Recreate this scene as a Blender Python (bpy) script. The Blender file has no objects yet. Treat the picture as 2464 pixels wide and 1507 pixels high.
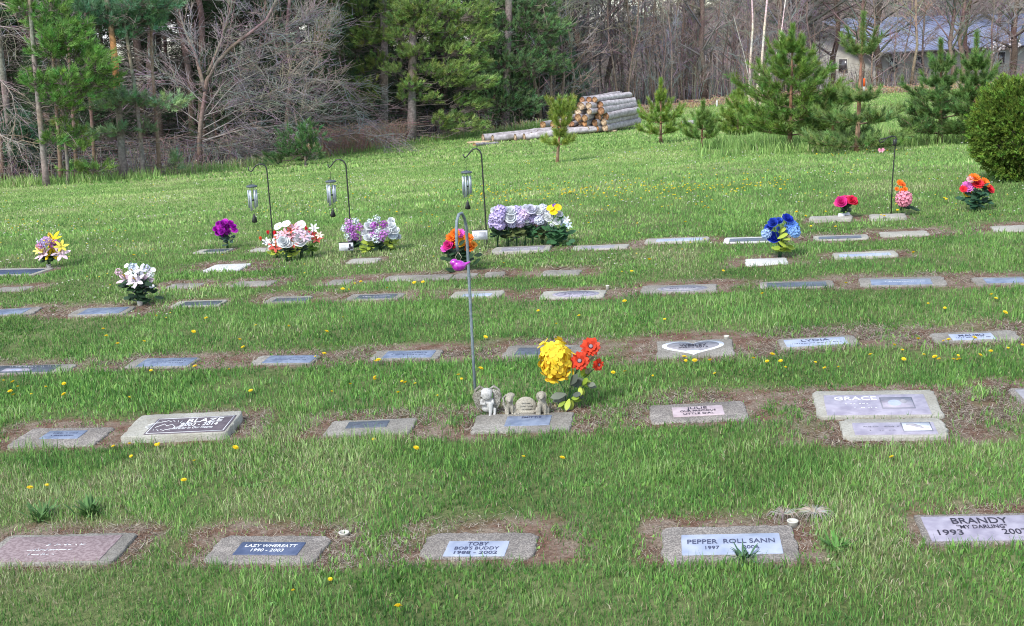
import bpy, math, random
import numpy as np
from mathutils import Vector, Matrix, noise as mnoise
C = bpy.context.scene.collection
sc = bpy.context.scene
PI = math.pi
# ------------------------------------------------------------------ camera
FPX, PITCH, ROLL, CAMH = 2860.0, 13.0, 2.0, 2.3     # focal length in px of a 2464 px wide frame
cam = bpy.data.cameras.new('camera'); camo = bpy.data.objects.new('camera', cam); C.objects.link(camo)
cam.sensor_width = 36; cam.lens = 36 * FPX / 2464; cam.clip_start = .1; cam.clip_end = 2000
camo.matrix_world = (Matrix.Translation((0, 0, CAMH)) @ Matrix.Rotation(math.radians(90 - PITCH), 4, 'X')
                     @ Matrix.Rotation(math.radians(-ROLL), 4, 'Z'))
sc.camera = camo
# ------------------------------------------------------------------ sky, sun, exposure
SUN_EL, SUN_AZ = 46, 215      # degrees; azimuth clockwise from +Y (the viewing direction)
w = bpy.data.worlds.new('World'); sc.world = w; w.use_nodes = True
nt = w.node_tree; nt.nodes.clear()
out = nt.nodes.new('ShaderNodeOutputWorld'); bg = nt.nodes.new('ShaderNodeBackground')
sky = nt.nodes.new('ShaderNodeTexSky'); sky.sky_type = 'NISHITA'; sky.sun_disc = False
sky.sun_elevation = math.radians(SUN_EL); sky.sun_rotation = math.radians(SUN_AZ); sky.air_density = 1.0; sky.dust_density = 1.0
tc = nt.nodes.new('ShaderNodeTexCoord'); mp = nt.nodes.new('ShaderNodeMapping'); mp.inputs['Scale'].default_value = (1, 1, 3.5)
cn = nt.nodes.new('ShaderNodeTexNoise'); cn.inputs['Scale'].default_value = 3.2; cn.inputs['Detail'].default_value = 7; cn.inputs['Roughness'].default_value = .58
cr = nt.nodes.new('ShaderNodeValToRGB'); cr.color_ramp.elements[0].position = .46; cr.color_ramp.elements[1].position = .62
mx = nt.nodes.new('ShaderNodeMix'); mx.data_type = 'RGBA'
mx.inputs['B'].default_value = (6.6, 6.9, 7.4, 1)
L = nt.links.new
L(tc.outputs['Generated'], mp.inputs['Vector']); L(mp.outputs['Vector'], cn.inputs['Vector']); L(cn.outputs['Fac'], cr.inputs['Fac'])
L(cr.outputs['Color'], mx.inputs['Factor']); L(sky.outputs['Color'], mx.inputs['A']); L(mx.outputs['Result'], bg.inputs['Color'])
bg.inputs['Strength'].default_value = .15; L(bg.outputs['Background'], out.inputs['Surface'])
sl = bpy.data.lights.new('sun', 'SUN'); slo = bpy.data.objects.new('sun', sl); C.objects.link(slo)
sl.energy = 2.5; sl.angle = math.radians(9); sl.color = (1, .97, .92)
az, el = math.radians(SUN_AZ), math.radians(SUN_EL)
sd = Vector((math.sin(az) * math.cos(el), math.cos(az) * math.cos(el), math.sin(el)))
slo.rotation_euler = sd.to_track_quat('Z', 'Y').to_euler()
sc.view_settings.view_transform = 'Standard'; sc.view_settings.look = 'None'
sc.view_settings.exposure = 0.72; sc.view_settings.gamma = 1.0
sc.cycles.max_bounces = 6; sc.cycles.diffuse_bounces = 3; sc.cycles.transparent_max_bounces = 8
sc.cycles.use_denoising = True; sc.cycles.denoising_prefilter = 'NONE'; sc.cycles.denoising_input_passes = 'RGB_ALBEDO_NORMAL'; sc.cycles.filter_width = 1.05
# ------------------------------------------------------------------ terrain and un-projection
_pr, _rr = math.radians(PITCH), math.radians(ROLL)
_fw = np.array([0, math.cos(_pr), -math.sin(_pr)]); _up = np.array([0, math.sin(_pr), math.cos(_pr)]); _rt = np.array([1., 0, 0])
_X = _rt * math.cos(_rr) - _up * math.sin(_rr); _Y = _rt * math.sin(_rr) + _up * math.cos(_rr)
def ray(px, py): return _fw + (px - 1232) / FPX * _X - (py - 753.5) / FPX * _Y
_sl = [(-60, .035), (9, .035), (15, -.05), (36, -.05), (46, -.01), (60, -.01), (72, -.07), (100, -.03), (130, 0), (2000, 0)]
_ty = np.concatenate([np.linspace(-60, 150, 2101), [2000.]]); _ts = np.interp(_ty, [a for a, b in _sl], [b for a, b in _sl])
_tz = np.concatenate([[0], np.cumsum((_ts[1:] + _ts[:-1]) / 2 * np.diff(_ty))]); _tz -= np.interp(0, _ty, _tz)
def sstep(a, b, x):
    t = np.clip((np.asarray(x, float) - a) / (b - a), 0, 1); return t * t * (3 - 2 * t)
def G(x, y):
    x = np.asarray(x, float); y = np.asarray(y, float)
    hill = 15 * sstep(125, 220, y) * sstep(20, 90, x)
    return np.interp(y, _ty, _tz) + .047 * 7 * np.tanh(x / 7) + hill
def at(px, py):                    # the point of the ground seen at a pixel of the 2464x1507 photo
    d = ray(px, py); t = 2.
    while CAMH + d[2] * t > G(d[0] * t, d[1] * t) and t < 400: t *= 1.03
    a, b = t / 1.03, t
    for _ in range(30):
        m = (a + b) / 2
        if CAMH + d[2] * m > G(d[0] * m, d[1] * m): a = m
        else: b = m
    return Vector((d[0] * b, d[1] * b, float(G(d[0] * b, d[1] * b))))
def atY(px, py, Y):                # the point at distance Y seen at a pixel
    d = ray(px, py); t = Y / d[1]; return Vector((d[0] * t, Y, CAMH + d[2] * t))
def ppm(p):                        # photo pixels per metre at a point
    return FPX / float(np.dot(np.array([p[0], p[1], p[2] - CAMH]), _fw))
def vnoise(x, y, s=1., seed=0):
    x = np.asarray(x, float) / s + seed * 17.3; y = np.asarray(y, float) / s - seed * 9.1
    xi = np.floor(x).astype(np.int64); yi = np.floor(y).astype(np.int64); fx = x - xi; fy = y - yi
    fx = fx * fx * (3 - 2 * fx); fy = fy * fy * (3 - 2 * fy)
    def h(a, b):
        n = (a * 374761393 + b * 668265263 + seed * 974711) & 0x7fffffff
        n = ((n ^ (n >> 13)) * 1274126177) & 0x7fffffff
        return ((n ^ (n >> 16)) & 0xffff) / 65535.
    return (h(xi, yi) * (1 - fx) + h(xi + 1, yi) * fx) * (1 - fy) + (h(xi, yi + 1) * (1 - fx) + h(xi + 1, yi + 1) * fx) * fy
def fbm(x, y, s=1., seed=0, o=3):
    v = 0; a = .5; t = 0
    for k in range(o):
        v = v + a * vnoise(x, y, s / 2 ** k, seed + k * 7); t += a; a *= .55
    return v / t
# ------------------------------------------------------------------ mesh helpers
def npmesh(name, V, loops, starts, mats=(), smooth=False, tint=None, mat_idx=None):
    me = bpy.data.meshes.new(name)
    V = np.asarray(V, np.float32).reshape(-1, 3); loops = np.asarray(loops, np.int32); starts = np.asarray(starts, np.int32)
    me.vertices.add(len(V)); me.vertices.foreach_set('co', V.ravel())
    me.loops.add(len(loops)); me.loops.foreach_set('vertex_index', loops)
    me.polygons.add(len(starts)); me.polygons.foreach_set('loop_start', starts)
    if mat_idx is not None: me.polygons.foreach_set('material_index', np.asarray(mat_idx, np.int32))
    if smooth: me.polygons.foreach_set('use_smooth', np.ones(len(starts), bool))
    if tint is not None:
        a = me.color_attributes.new('tint', 'FLOAT_COLOR', 'POINT')
        c = np.ones((len(V), 4), np.float32); c[:, :3] = tint; a.data.foreach_set('color', c.ravel())
    for m in mats: me.materials.append(m)
    me.update(); me.validate()
    return me
def link(name, me, parent=None):
    o = bpy.data.objects.new(name, me); C.objects.link(o)
    if parent is not None: o.parent = parent
    return o
def tag(o, label=None, cat=None, group=None, kind=None):
    if label: o['label'] = label
    if cat: o['category'] = cat
    if group: o['group'] = group
    if kind: o['kind'] = kind
    return o
def empty(name, loc, label=None, cat=None, group=None, rz=0):
    o = bpy.data.objects.new(name, None); C.objects.link(o); o.location = loc; o.rotation_euler = (0, 0, rz); o.empty_display_size = .1
    return tag(o, label, cat, group)
def copy_tree(o, parent=None):
    c = o.copy(); C.objects.link(c)
    if parent: c.parent = parent
    for ch in list(o.children): copy_tree(ch, c)
    return c
class MB:                       # collects verts, faces, a material index and a colour per vertex
    def __init__(s): s.v = []; s.f = []; s.m = []; s.t = []; s.n = 0
    def add(s, V, F, m=0, t=None):
        V = [tuple(p) for p in V]; s.v += V; s.f += [tuple(i + s.n for i in f) for f in F]; s.m += [m] * len(F)
        s.t += [t if t else (1, 1, 1)] * len(V); s.n += len(V)
    def box(s, c, d, m=0, rz=0, M=None):
        R = Matrix.Rotation(rz, 4, 'Z'); V = []
        for z in (-1, 1):
            for x, y in ((-1, -1), (1, -1), (1, 1), (-1, 1)):
                V.append(Vector(c) + R @ Vector((x * d[0] / 2, y * d[1] / 2, z * d[2] / 2)))
        if M: V = [M @ v for v in V]
        s.add(V, [(3, 2, 1, 0), (4, 5, 6, 7), (0, 1, 5, 4), (1, 2, 6, 5), (2, 3, 7, 6), (3, 0, 4, 7)], m)
    def tube(s, P, R, n=6, m=0, t=None, caps=True):
        P = [Vector(p) for p in P]; R = [R] * len(P) if isinstance(R, (int, float)) else R
        V = []; F = []; ref = None
        for i, p in enumerate(P):
            d = (P[min(i + 1, len(P) - 1)] - P[max(i - 1, 0)]).normalized()
            if ref is None: ref = d.orthogonal().normalized()
            a = (ref - d * ref.dot(d)); a = a.normalized() if a.length > 1e-5 else d.orthogonal().normalized(); ref = a; b = d.cross(a)
            for k in range(n):
                q = 2 * PI * k / n; V.append(p + (a * math.cos(q) + b * math.sin(q)) * R[i])
        for i in range(len(P) - 1):
            for k in range(n): F.append((i * n + k, i * n + (k + 1) % n, (i + 1) * n + (k + 1) % n, (i + 1) * n + k))
        if caps: F.append(tuple(range(n - 1, -1, -1))); F.append(tuple((len(P) - 1) * n + k for k in range(n)))
        s.add(V, F, m, t)
    def lathe(s, prof, n=16, o=(0, 0, 0), m=0, t=None):
        V = []; F = []; o = Vector(o)
        for r, z in prof:
            for k in range(n): q = 2 * PI * k / n; V.append(o + Vector((r * math.cos(q), r * math.sin(q), z)))
        for i in range(len(prof) - 1):
            for k in range(n): F.append((i * n + k, i * n + (k + 1) % n, (i + 1) * n + (k + 1) % n, (i + 1) * n + k))
        F.append(tuple(range(n - 1, -1, -1))); F.append(tuple((len(prof) - 1) * n + k for k in range(n)))
        s.add(V, F, m, t)
    def ball(s, c, r, m=0, nu=12, nv=8, rot=None, t=None):
        V = []; F = []; r = (r, r, r) if isinstance(r, (int, float)) else r
        for i in range(nv + 1):
            th = PI * i / nv
            for k in range(nu):
                q = 2 * PI * k / nu; p = Vector((r[0] * math.sin(th) * math.cos(q), r[1] * math.sin(th) * math.sin(q), r[2] * math.cos(th)))
                if rot: p = rot @ p
                V.append(Vector(c) + p)
        for i in range(nv):
            for k in range(nu): F.append((i * nu + k, (i + 1) * nu + k, (i + 1) * nu + (k + 1) % nu, i * nu + (k + 1) % nu))
        s.add(V, F, m, t)
    def mesh(s, name, mats, smooth=False):
        loops = []; starts = []
        for f in s.f: starts.append(len(loops)); loops += f
        return npmesh(name, np.array(s.v), loops, starts, mats, smooth, np.array(s.t), s.m)
    def build(s, name, mats, parent=None, smooth=False):
        return link(name, s.mesh(name, mats if isinstance(mats, (list, tuple)) else [mats], smooth), parent)
# ------------------------------------------------------------------ materials
def mat(name, c1, c2=None, scale=8, rough=.85, bump=0, bscale=None, attr=False, transl=0, metal=0, spec=.25, detail=5, lo=.35, hi=.65, coat=0):
    m = bpy.data.materials.new(name); m.use_nodes = True; t = m.node_tree; N = t.nodes; K = t.links.new
    b = N['Principled BSDF']; b.inputs['Roughness'].default_value = rough; b.inputs['Metallic'].default_value = metal
    b.inputs['Specular IOR Level'].default_value = spec; b.inputs['Coat Weight'].default_value = coat
    co = N.new('ShaderNodeTexCoord'); col = None
    if c2 is not None:
        n = N.new('ShaderNodeTexNoise'); n.inputs['Scale'].default_value = scale; n.inputs['Detail'].default_value = detail; K(co.outputs['Object'], n.inputs['Vector'])
        r = N.new('ShaderNodeValToRGB'); r.color_ramp.elements[0].position = lo; r.color_ramp.elements[1].position = hi
        r.color_ramp.elements[0].color = (*c1, 1); r.color_ramp.elements[1].color = (*c2, 1); K(n.outputs['Fac'], r.inputs['Fac']); col = r.outputs['Color']
    if attr:
        a = N.new('ShaderNodeAttribute'); a.attribute_name = 'tint'
        if col is None and c1 is None: col = a.outputs['Color']
        else:
            x = N.new('ShaderNodeMix'); x.data_type = 'RGBA'; x.blend_type = 'MULTIPLY'; x.inputs['Factor'].default_value = 1
            if col is None: x.inputs['A'].default_value = (*c1, 1)
            else: K(col, x.inputs['A'])
            K(a.outputs['Color'], x.inputs['B']); col = x.outputs['Result']
    if col is None: b.inputs['Base Color'].default_value = (*c1, 1)
    else: K(col, b.inputs['Base Color'])
    if bump:
        n = N.new('ShaderNodeTexNoise'); n.inputs['Scale'].default_value = bscale or scale * 3; n.inputs['Detail'].default_value = 6; K(co.outputs['Object'], n.inputs['Vector'])
        bp = N.new('ShaderNodeBump'); bp.inputs['Strength'].default_value = bump; bp.inputs['Distance'].default_value = .01; K(n.outputs['Fac'], bp.inputs['Height']); K(bp.outputs['Normal'], b.inputs['Normal'])
    if transl:
        tr = N.new('ShaderNodeBsdfTranslucent'); ms = N.new('ShaderNodeMixShader'); ms.inputs[0].default_value = transl
        if col is None: tr.inputs['Color'].default_value = (*c1, 1)
        else: K(col, tr.inputs['Color'])
        K(b.outputs[0], ms.inputs[1]); K(tr.outputs[0], ms.inputs[2]); K(ms.outputs[0], N['Material Output'].inputs['Surface'])
    return m
M_grass = mat('grass_blades', None, attr=True, rough=.55, transl=.28, spec=.3)
M_needle = mat('needles', None, attr=True, rough=.6, transl=.15, spec=.25)
M_bark = mat('bark', (.16, .13, .115), (.30, .25, .225), scale=14, bump=.5, attr=True, rough=.95)
M_twig = mat('twig', None, attr=True, rough=.9)
M_blackmetal = mat('black_metal', (.012, .014, .014), (.03, .032, .03), 40, rough=.45, spec=.5)
M_greymetal = mat('grey_metal', (.13, .17, .20), (.22, .26, .29), 60, rough=.5, spec=.5, bump=.2)
M_tube = mat('chime_tube', (.34, .39, .44), (.48, .52, .58), 30, rough=.4, metal=.35)
M_cap = mat('chime_cap', (.06, .08, .10), (.11, .13, .15), 20, rough=.55)
# ------------------------------------------------------------------ speckled stone
def stone_mat(name, a, b, speck, sp_scale=160, stain=(.12, .11, .09), amt=.5, size=.5):
    m = bpy.data.materials.new(name); m.use_nodes = True; t = m.node_tree; N = t.nodes; K = t.links.new; P = N['Principled BSDF']
    co = N.new('ShaderNodeTexCoord'); g = N.new('ShaderNodeNewGeometry')
    n = N.new('ShaderNodeTexNoise'); n.inputs['Scale'].default_value = 5.5; n.inputs['Detail'].default_value = 7; K(g.outputs['Position'], n.inputs['Vector'])
    r = N.new('ShaderNodeValToRGB'); r.color_ramp.elements[0].position = .35; r.color_ramp.elements[1].position = .68
    r.color_ramp.elements[0].color = (*a, 1); r.color_ramp.elements[1].color = (*b, 1); K(n.outputs['Fac'], r.inputs['Fac'])
    v = N.new('ShaderNodeTexVoronoi'); v.inputs['Scale'].default_value = sp_scale; K(g.outputs['Position'], v.inputs['Vector'])
    hs = N.new('ShaderNodeSeparateColor'); K(v.outputs['Color'], hs.inputs['Color'])
    r2 = N.new('ShaderNodeValToRGB'); r2.color_ramp.elements[0].position = size; r2.color_ramp.elements[1].position = size + .08; K(hs.outputs[0], r2.inputs['Fac'])
    x = N.new('ShaderNodeMix'); x.data_type = 'RGBA'; x.inputs['B'].default_value = (*speck, 1); K(r.outputs['Color'], x.inputs['A'])
    mm = N.new('ShaderNodeMath'); mm.operation = 'MULTIPLY'; mm.inputs[1].default_value = amt; K(r2.outputs['Color'], mm.inputs[0]); K(mm.outputs[0], x.inputs['Factor'])
    n2 = N.new('ShaderNodeTexNoise'); n2.inputs['Scale'].default_value = 11; n2.inputs['Detail'].default_value = 9; n2.inputs['Roughness'].default_value = .7; K(g.outputs['Position'], n2.inputs['Vector'])
    r3 = N.new('ShaderNodeValToRGB'); r3.color_ramp.elements[0].position = .47; r3.color_ramp.elements[1].position = .68; K(n2.outputs['Fac'], r3.inputs['Fac'])
    y = N.new('ShaderNodeMix'); y.data_type = 'RGBA'; y.inputs['B'].default_value = (*stain, 1); K(x.outputs['Result'], y.inputs['A'])
    m2 = N.new('ShaderNodeMath'); m2.operation = 'MULTIPLY'; m2.inputs[1].default_value = .75; K(r3.outputs['Color'], m2.inputs[0]); K(m2.outputs[0], y.inputs['Factor'])
    K(y.outputs['Result'], P.inputs['Base Color']); P.inputs['Roughness'].default_value = .9; P.inputs['Specular IOR Level'].default_value = .2
    bp = N.new('ShaderNodeBump'); bp.inputs['Strength'].default_value = .6; bp.inputs['Distance'].default_value = .004; K(v.outputs['Distance'], bp.inputs['Height']); K(bp.outputs['Normal'], P.inputs['Normal'])
    return m
S_conc = stone_mat('weathered_concrete', (.23, .215, .19), (.38, .36, .325), (.13, .12, .11))
S_peb = stone_mat('pebbled_concrete', (.26, .235, .21), (.41, .375, .34), (.09, .08, .075), 210, (.11, .10, .095), .6, .45)
S_light = stone_mat('pale_concrete', (.31, .30, .26), (.45, .44, .395), (.22, .21, .18), 120, (.28, .26, .21), .4, .6)
S_white = stone_mat('white_concrete', (.50, .50, .49), (.62, .62, .61), (.5, .5, .48), 120, (.42, .41, .38), .3, .7)
S_red = stone_mat('red_granite', (.30, .20, .20), (.40, .29, .29), (.18, .12, .13), 220, (.22, .17, .17), .6, .5)
P_dark = mat('dark_slate_plate', (.055, .065, .085), (.095, .11, .14), 30, rough=.35, spec=.5)
P_navy = mat('navy_plate', (.045, .065, .13), (.08, .105, .19), 26, rough=.35, spec=.5)
P_blue = mat('blue_grey_plate', (.12, .155, .24), (.21, .25, .34), 22, rough=.35, spec=.5, bump=.1)
P_pale = mat('pale_blue_plate', (.28, .325, .44), (.39, .43, .54), 14, rough=.4, spec=.5)
P_lav = mat('lavender_granite_plate', (.26, .235, .305), (.39, .36, .43), 18, rough=.4, spec=.4)
P_pink = mat('pink_plate', (.38, .30, .32), (.50, .41, .43), 20, rough=.5)
P_brown = mat('brown_bronze_plate', (.085, .065, .08), (.13, .105, .12), 26, rough=.45, spec=.4)
P_red = mat('red_granite_plate', (.20, .145, .15), (.30, .235, .24), 60, rough=.55, lo=.42, hi=.58)
P_white = mat('white_plate', (.68, .70, .76), (.78, .80, .84), 20, rough=.45)
P_grey = mat('grey_plate', (.23, .22, .25), (.33, .32, .35), 24, rough=.5)
T_black = mat('black_lettering', (.035, .033, .05), rough=.6)
T_white = mat('white_lettering', (.72, .73, .75), rough=.6)
T_navy = mat('navy_lettering', (.06, .07, .13), rough=.6)
T_grey = mat('grey_lettering', (.22, .22, .27), rough=.6)
# ------------------------------------------------------------------ grave stones
def text_geo(s, size):
    cu = bpy.data.curves.new('t', 'FONT'); cu.body = s; cu.size = size; cu.align_x = 'CENTER'; cu.align_y = 'CENTER'; cu.extrude = .0006; cu.resolution_u = 3
    cu.offset = size * .006
    ob = bpy.data.objects.new('t', cu); C.objects.link(ob)
    dg = bpy.context.evaluated_depsgraph_get(); me = bpy.data.meshes.new_from_object(ob.evaluated_get(dg))
    V = [v.co.copy() for v in me.vertices]; F = [tuple(p.vertices) for p in me.polygons]
    bpy.data.objects.remove(ob); bpy.data.curves.remove(cu); bpy.data.meshes.remove(me)
    return V, F
def slab_bm(rng, w, d, h0, h1, r=.02, jit=.004, cham=.006):
    pts = []
    def side(a, b, n):
        for i in range(n): t = i / n; pts.append([a[0] + (b[0] - a[0]) * t, a[1] + (b[1] - a[1]) * t])
    x, y = w / 2, d / 2; c = r
    side((-x + c, -y), (x - c, -y), 16); side((x - c, -y), (x, -y + c), 2); side((x, -y + c), (x, y - c), 8); side((x, y - c), (x - c, y), 2)
    side((x - c, y), (-x + c, y), 16); side((-x + c, y), (-x, y - c), 2); side((-x, y - c), (-x, -y + c), 8); side((-x, -y + c), (-x + c, -y), 2)
    n = len(pts); J = [rng.gauss(0, jit) for _ in range(n)]
    mb = MB(); V = []
    for k, (z, ins) in enumerate(((h0, 0), (h1 - cham, 0), (h1 - cham * .3, cham * .6), (h1, cham * 1.8))):
        for i, (a, b) in enumerate(pts):
            l = math.hypot(a / x, b / y) or 1; nx, ny = a, b
            ll = math.hypot(nx, ny); q = 1 - (ins + J[i] * (1 if k < 3 else .7)) / ll
            V.append((a * q, b * q, z + (rng.gauss(0, jit * .25) if 0 < k < 3 else 0)))
    F = [(k * n + i, k * n + (i + 1) % n, (k + 1) * n + (i + 1) % n, (k + 1) * n + i) for k in range(3) for i in range(n)]
    F.append(tuple(3 * n + i for i in range(n))); mb.add(V, F); return mb
STONES = []     # (centre x, centre y, cos, sin, w, d, soil_back, soil_side) for grass and soil
def stone(quad, label, smat, plate=None, pmat=None, lines=(), tmat=None, top=.013, thick=0, soil=(.16, .08), tilt=0, cat='gravestone', group=None, extra=None, fixd=None, name='gravestone', r=.02, pic=None, border=None, squig=None):
    P = [at(*q) for q in quad]; c = sum(P, Vector()) / 4
    e = (P[1] - P[0]) + (P[2] - P[3]); ang = math.atan2(e.y, e.x); ang = max(math.radians(-14), min(math.radians(3), ang))
    w_ = e.length / 2; d_ = ((P[0] - P[3]).length + (P[1] - P[2]).length) / 2
    d_ = max(.19, min(.42, d_)) if fixd is None else fixd
    w_ *= 1.02
    rng = random.Random(label)
    ux, uy = math.cos(ang), math.sin(ang); gx = (float(G(c.x + .1, c.y)) - float(G(c.x - .1, c.y))) / .2; gy = (float(G(c.x, c.y + .1)) - float(G(c.x, c.y - .1))) / .2
    u = Vector((ux, uy, gx * ux + gy * uy)).normalized(); v = Vector((-uy, ux, -gx * uy + gy * ux)).normalized()
    if tilt: v = (v + Vector((0, 0, tilt))).normalized()
    n = u.cross(v).normalized(); v = n.cross(u)
    cz = float(G(c.x, c.y))
    root = empty(name, (0, 0, 0), label, cat, group)
    root.matrix_world = Matrix(((u.x, v.x, n.x, c.x), (u.y, v.y, n.y, c.y), (u.z, v.z, n.z, cz), (0, 0, 0, 1)))
    H = top + thick
    slab_bm(rng, w_, d_, -.06, H, r).build('slab', smat, root)
    inv = root.matrix_world.inverted()
    if plate:
        lift = H * n
        def onpl(q):
            d = Vector(ray(*q)); o = Vector((0, 0, CAMH)); p0 = c.copy(); p0.z = cz; p0 = p0 + lift
            t = (p0 - o).dot(n) / d.dot(n); return inv @ (o + d * t)
        Q = [onpl(q) for q in plate]; pc = sum(Q, Vector()) / 4
        pw = ((Q[1] - Q[0]).length + (Q[2] - Q[3]).length) / 2; pd = (abs(Q[0].y - Q[3].y) + abs(Q[1].y - Q[2].y)) / 2
        pd = min(pd, d_ * .86); pw = min(pw, w_ * .97); pc.x = max(-w_ / 2 + pw / 2 + .004, min(w_ / 2 - pw / 2 - .004, pc.x)); pc.y = max(-d_ / 2 + pd / 2 + .012, min(d_ / 2 - pd / 2 - .012, pc.y))
        if extra == 'oval':
            mb = MB(); m_ = 40
            V = [(pc.x + pw / 2 * math.cos(2 * PI * k / m_), pc.y + pd / 2 * math.sin(2 * PI * k / m_), H + z) for z in (-.01, .003) for k in range(m_)]
            mb.add(V, [(k, (k + 1) % m_, m_ + (k + 1) % m_, m_ + k) for k in range(m_)] + [tuple(m_ + k for k in range(m_))])
            V = [(pc.x + f * pw / 2 * math.cos(2 * PI * k / m_), pc.y + f * pd / 2 * math.sin(2 * PI * k / m_), H + .0045) for f in (.80, .88) for k in range(m_)]
            mb.add(V, [(k, m_ + k, m_ + (k + 1) % m_, (k + 1) % m_) for k in range(m_)], 1)
            pl = mb.build('plate', [pmat, T_grey], root)
        elif extra == 'heart':
            def heart(k, m_, f):
                t = 2 * PI * k / m_; x = 16 * math.sin(t) ** 3 / 16.5; y = (13 * math.cos(t) - 5 * math.cos(2 * t) - 2 * math.cos(3 * t) - math.cos(4 * t) + 2.5) / 15
                return pc.x + f * pw / 2 * x, pc.y + f * pd / 2 * y
            m_ = 56; mb = MB()
            V = [(*heart(k, m_, 1), H + z) for z in (-.01, .004) for k in range(m_)]
            mb.add(V, [(k, m_ + k, m_ + (k + 1) % m_, (k + 1) % m_) for k in range(m_)] + [tuple(m_ + k for k in reversed(range(m_)))])
            V = [(*heart(k, m_, .84), H + z) for z in (.003, .006) for k in range(m_)]
            mb.add(V, [(k, m_ + k, m_ + (k + 1) % m_, (k + 1) % m_) for k in range(m_)] + [tuple(m_ + k for k in reversed(range(m_)))], 1)
            V = [(pc.x + .045 * math.cos(2 * PI * k / 24), pc.y - pd * .27 + .026 * math.sin(2 * PI * k / 24), H + z) for z in (.005, .0085) for k in range(24)]
            mb.add(V, [(k, (k + 1) % 24, 24 + (k + 1) % 24, 24 + k) for k in range(24)] + [tuple(24 + k for k in range(24))], 0)
            pl = mb.build('plate', [P_white, P_grey], root)
        else:
            pb = slab_bm(rng, pw, pd, H - .012, H + .0035, .003, .0006, .0015); pb.v = [(a + pc.x, b + pc.y, z) for a, b, z in pb.v]
            if border:
                for f in (border,):
                    hw, hd, t_ = pw / 2 - f, pd / 2 - f * .9, .0035
                    for (cx, cy, dx, dy) in ((0, hd, 2 * hw + t_, t_), (0, -hd, 2 * hw + t_, t_), (hw, 0, t_, 2 * hd - t_ - .001), (-hw, 0, t_, 2 * hd - t_ - .001)):
                        pb.box((pc.x + cx, pc.y + cy, H + .0036), (dx, dy, .002), 1)
            pl = pb.build('plate', [pmat, T_white], root)
        zt = H + (.0075 if extra == 'heart' else .0048)
        if lines:
            for (s, size, fx, fy, wf) in lines:
                mb = MB()
                V, F = text_geo(s, size * pd)
                sx = wf * pw / max(max(p.x for p in V) - min(p.x for p in V), 1e-4)
                mb.add([(pc.x + fx * pw / 2 + p.x * sx, pc.y + fy * pd / 2 + p.y, zt + p.z) for p in V], F)
                mb.build('inscription', tmat or T_black, pl)
        if squig:                # worn engraving too faint to read: short broken strokes
            for (fy, x0, x1, sz) in squig:
                mb = MB(); x = x0
                while x < x1:
                    l = rng.uniform(.02, .05)
                    if rng.random() < .75:
                        a0 = rng.uniform(-.6, .6) + rng.choice((0, 0, PI / 2.4)); px_ = pc.x + x * pw / 2; py_ = pc.y + fy * pd / 2
                        mb.tube([(px_, py_ - sz * .4 * math.sin(a0), zt), (px_ + sz * .4, py_, zt + .0004), (px_ + sz * .8 * math.cos(a0), py_ + sz * .7 * math.sin(a0), zt)], .0016, 4)
                    x += l * 1.3
                mb.build('inscription', tmat or T_white, pl)
        if pic:
            (fx, fy, fw_, fh_, kind) = pic; X, Y = pc.x + fx * pw / 2, pc.y + fy * pd / 2; W_, D_ = fw_ * pw, fh_ * pd
            mb = MB(); mb.box((X, Y, H + .004), (W_, D_, .004), 0); mb.box((X, Y, H + .0062), (W_ * .93, D_ * .88, .002), 1)
            if kind == 'lizard':
                mb.tube([(X - W_ * .32, Y + D_ * .24, H + .0075), (X - W_ * .12, Y + D_ * .12, H + .0078), (X + W_ * .1, Y - D_ * .1, H + .0078), (X + W_ * .22, Y - D_ * .22, H + .0075), (X + W_ * .4, Y - D_ * .2, H + .0073)], [.004, .010, .009, .003, .001], 8, 2)
                mb.build('picture', [T_grey, P_white, P_grey], pl)
            elif kind == 'photo':
                mb.ball((X - W_ * .08, Y - D_ * .02, H + .0068), (W_ * .22, D_ * .3, .0015), 2); mb.ball((X + W_ * .2, Y + D_ * .1, H + .0068), (W_ * .12, D_ * .2, .0015), 3)
                mb.build('picture', [T_grey, P_lav, P_pale, P_grey], pl)
            else:
                mb = MB(); rr_ = D_ * .5
                for a in range(22):
                    q = 2 * PI * a / 22; mb.tube([(X + rr_ * 1.5 * .72 * math.cos(q), Y + rr_ * .72 * math.sin(q), H + .0045), (X + rr_ * 1.5 * math.cos(q + .3), Y + rr_ * math.sin(q + .3), H + .0045)], .0016, 4)
                mb.tube([(X - rr_ * .7, Y - rr_ * .3, H + .0045), (X - rr_ * .2, Y + rr_ * .3, H + .0045), (X + rr_ * .1, Y - rr_ * .1, H + .0045), (X + rr_ * .4, Y + rr_ * .2, H + .0045), (X + rr_ * .8, Y - rr_ * .35, H + .0045)], .002, 4); mb.build('emblem', [T_white], pl)
    STONES.append((c.x, c.y, ux, uy, w_, d_, soil[0], soil[1]))
    return root, H
R2 = 'flat grave markers of the second row'; R3 = 'flat grave markers of the third row'
def Q(a): v = [float(x) for x in a.split()]; return [(v[i], v[i + 1]) for i in range(0, 8, 2)]
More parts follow.
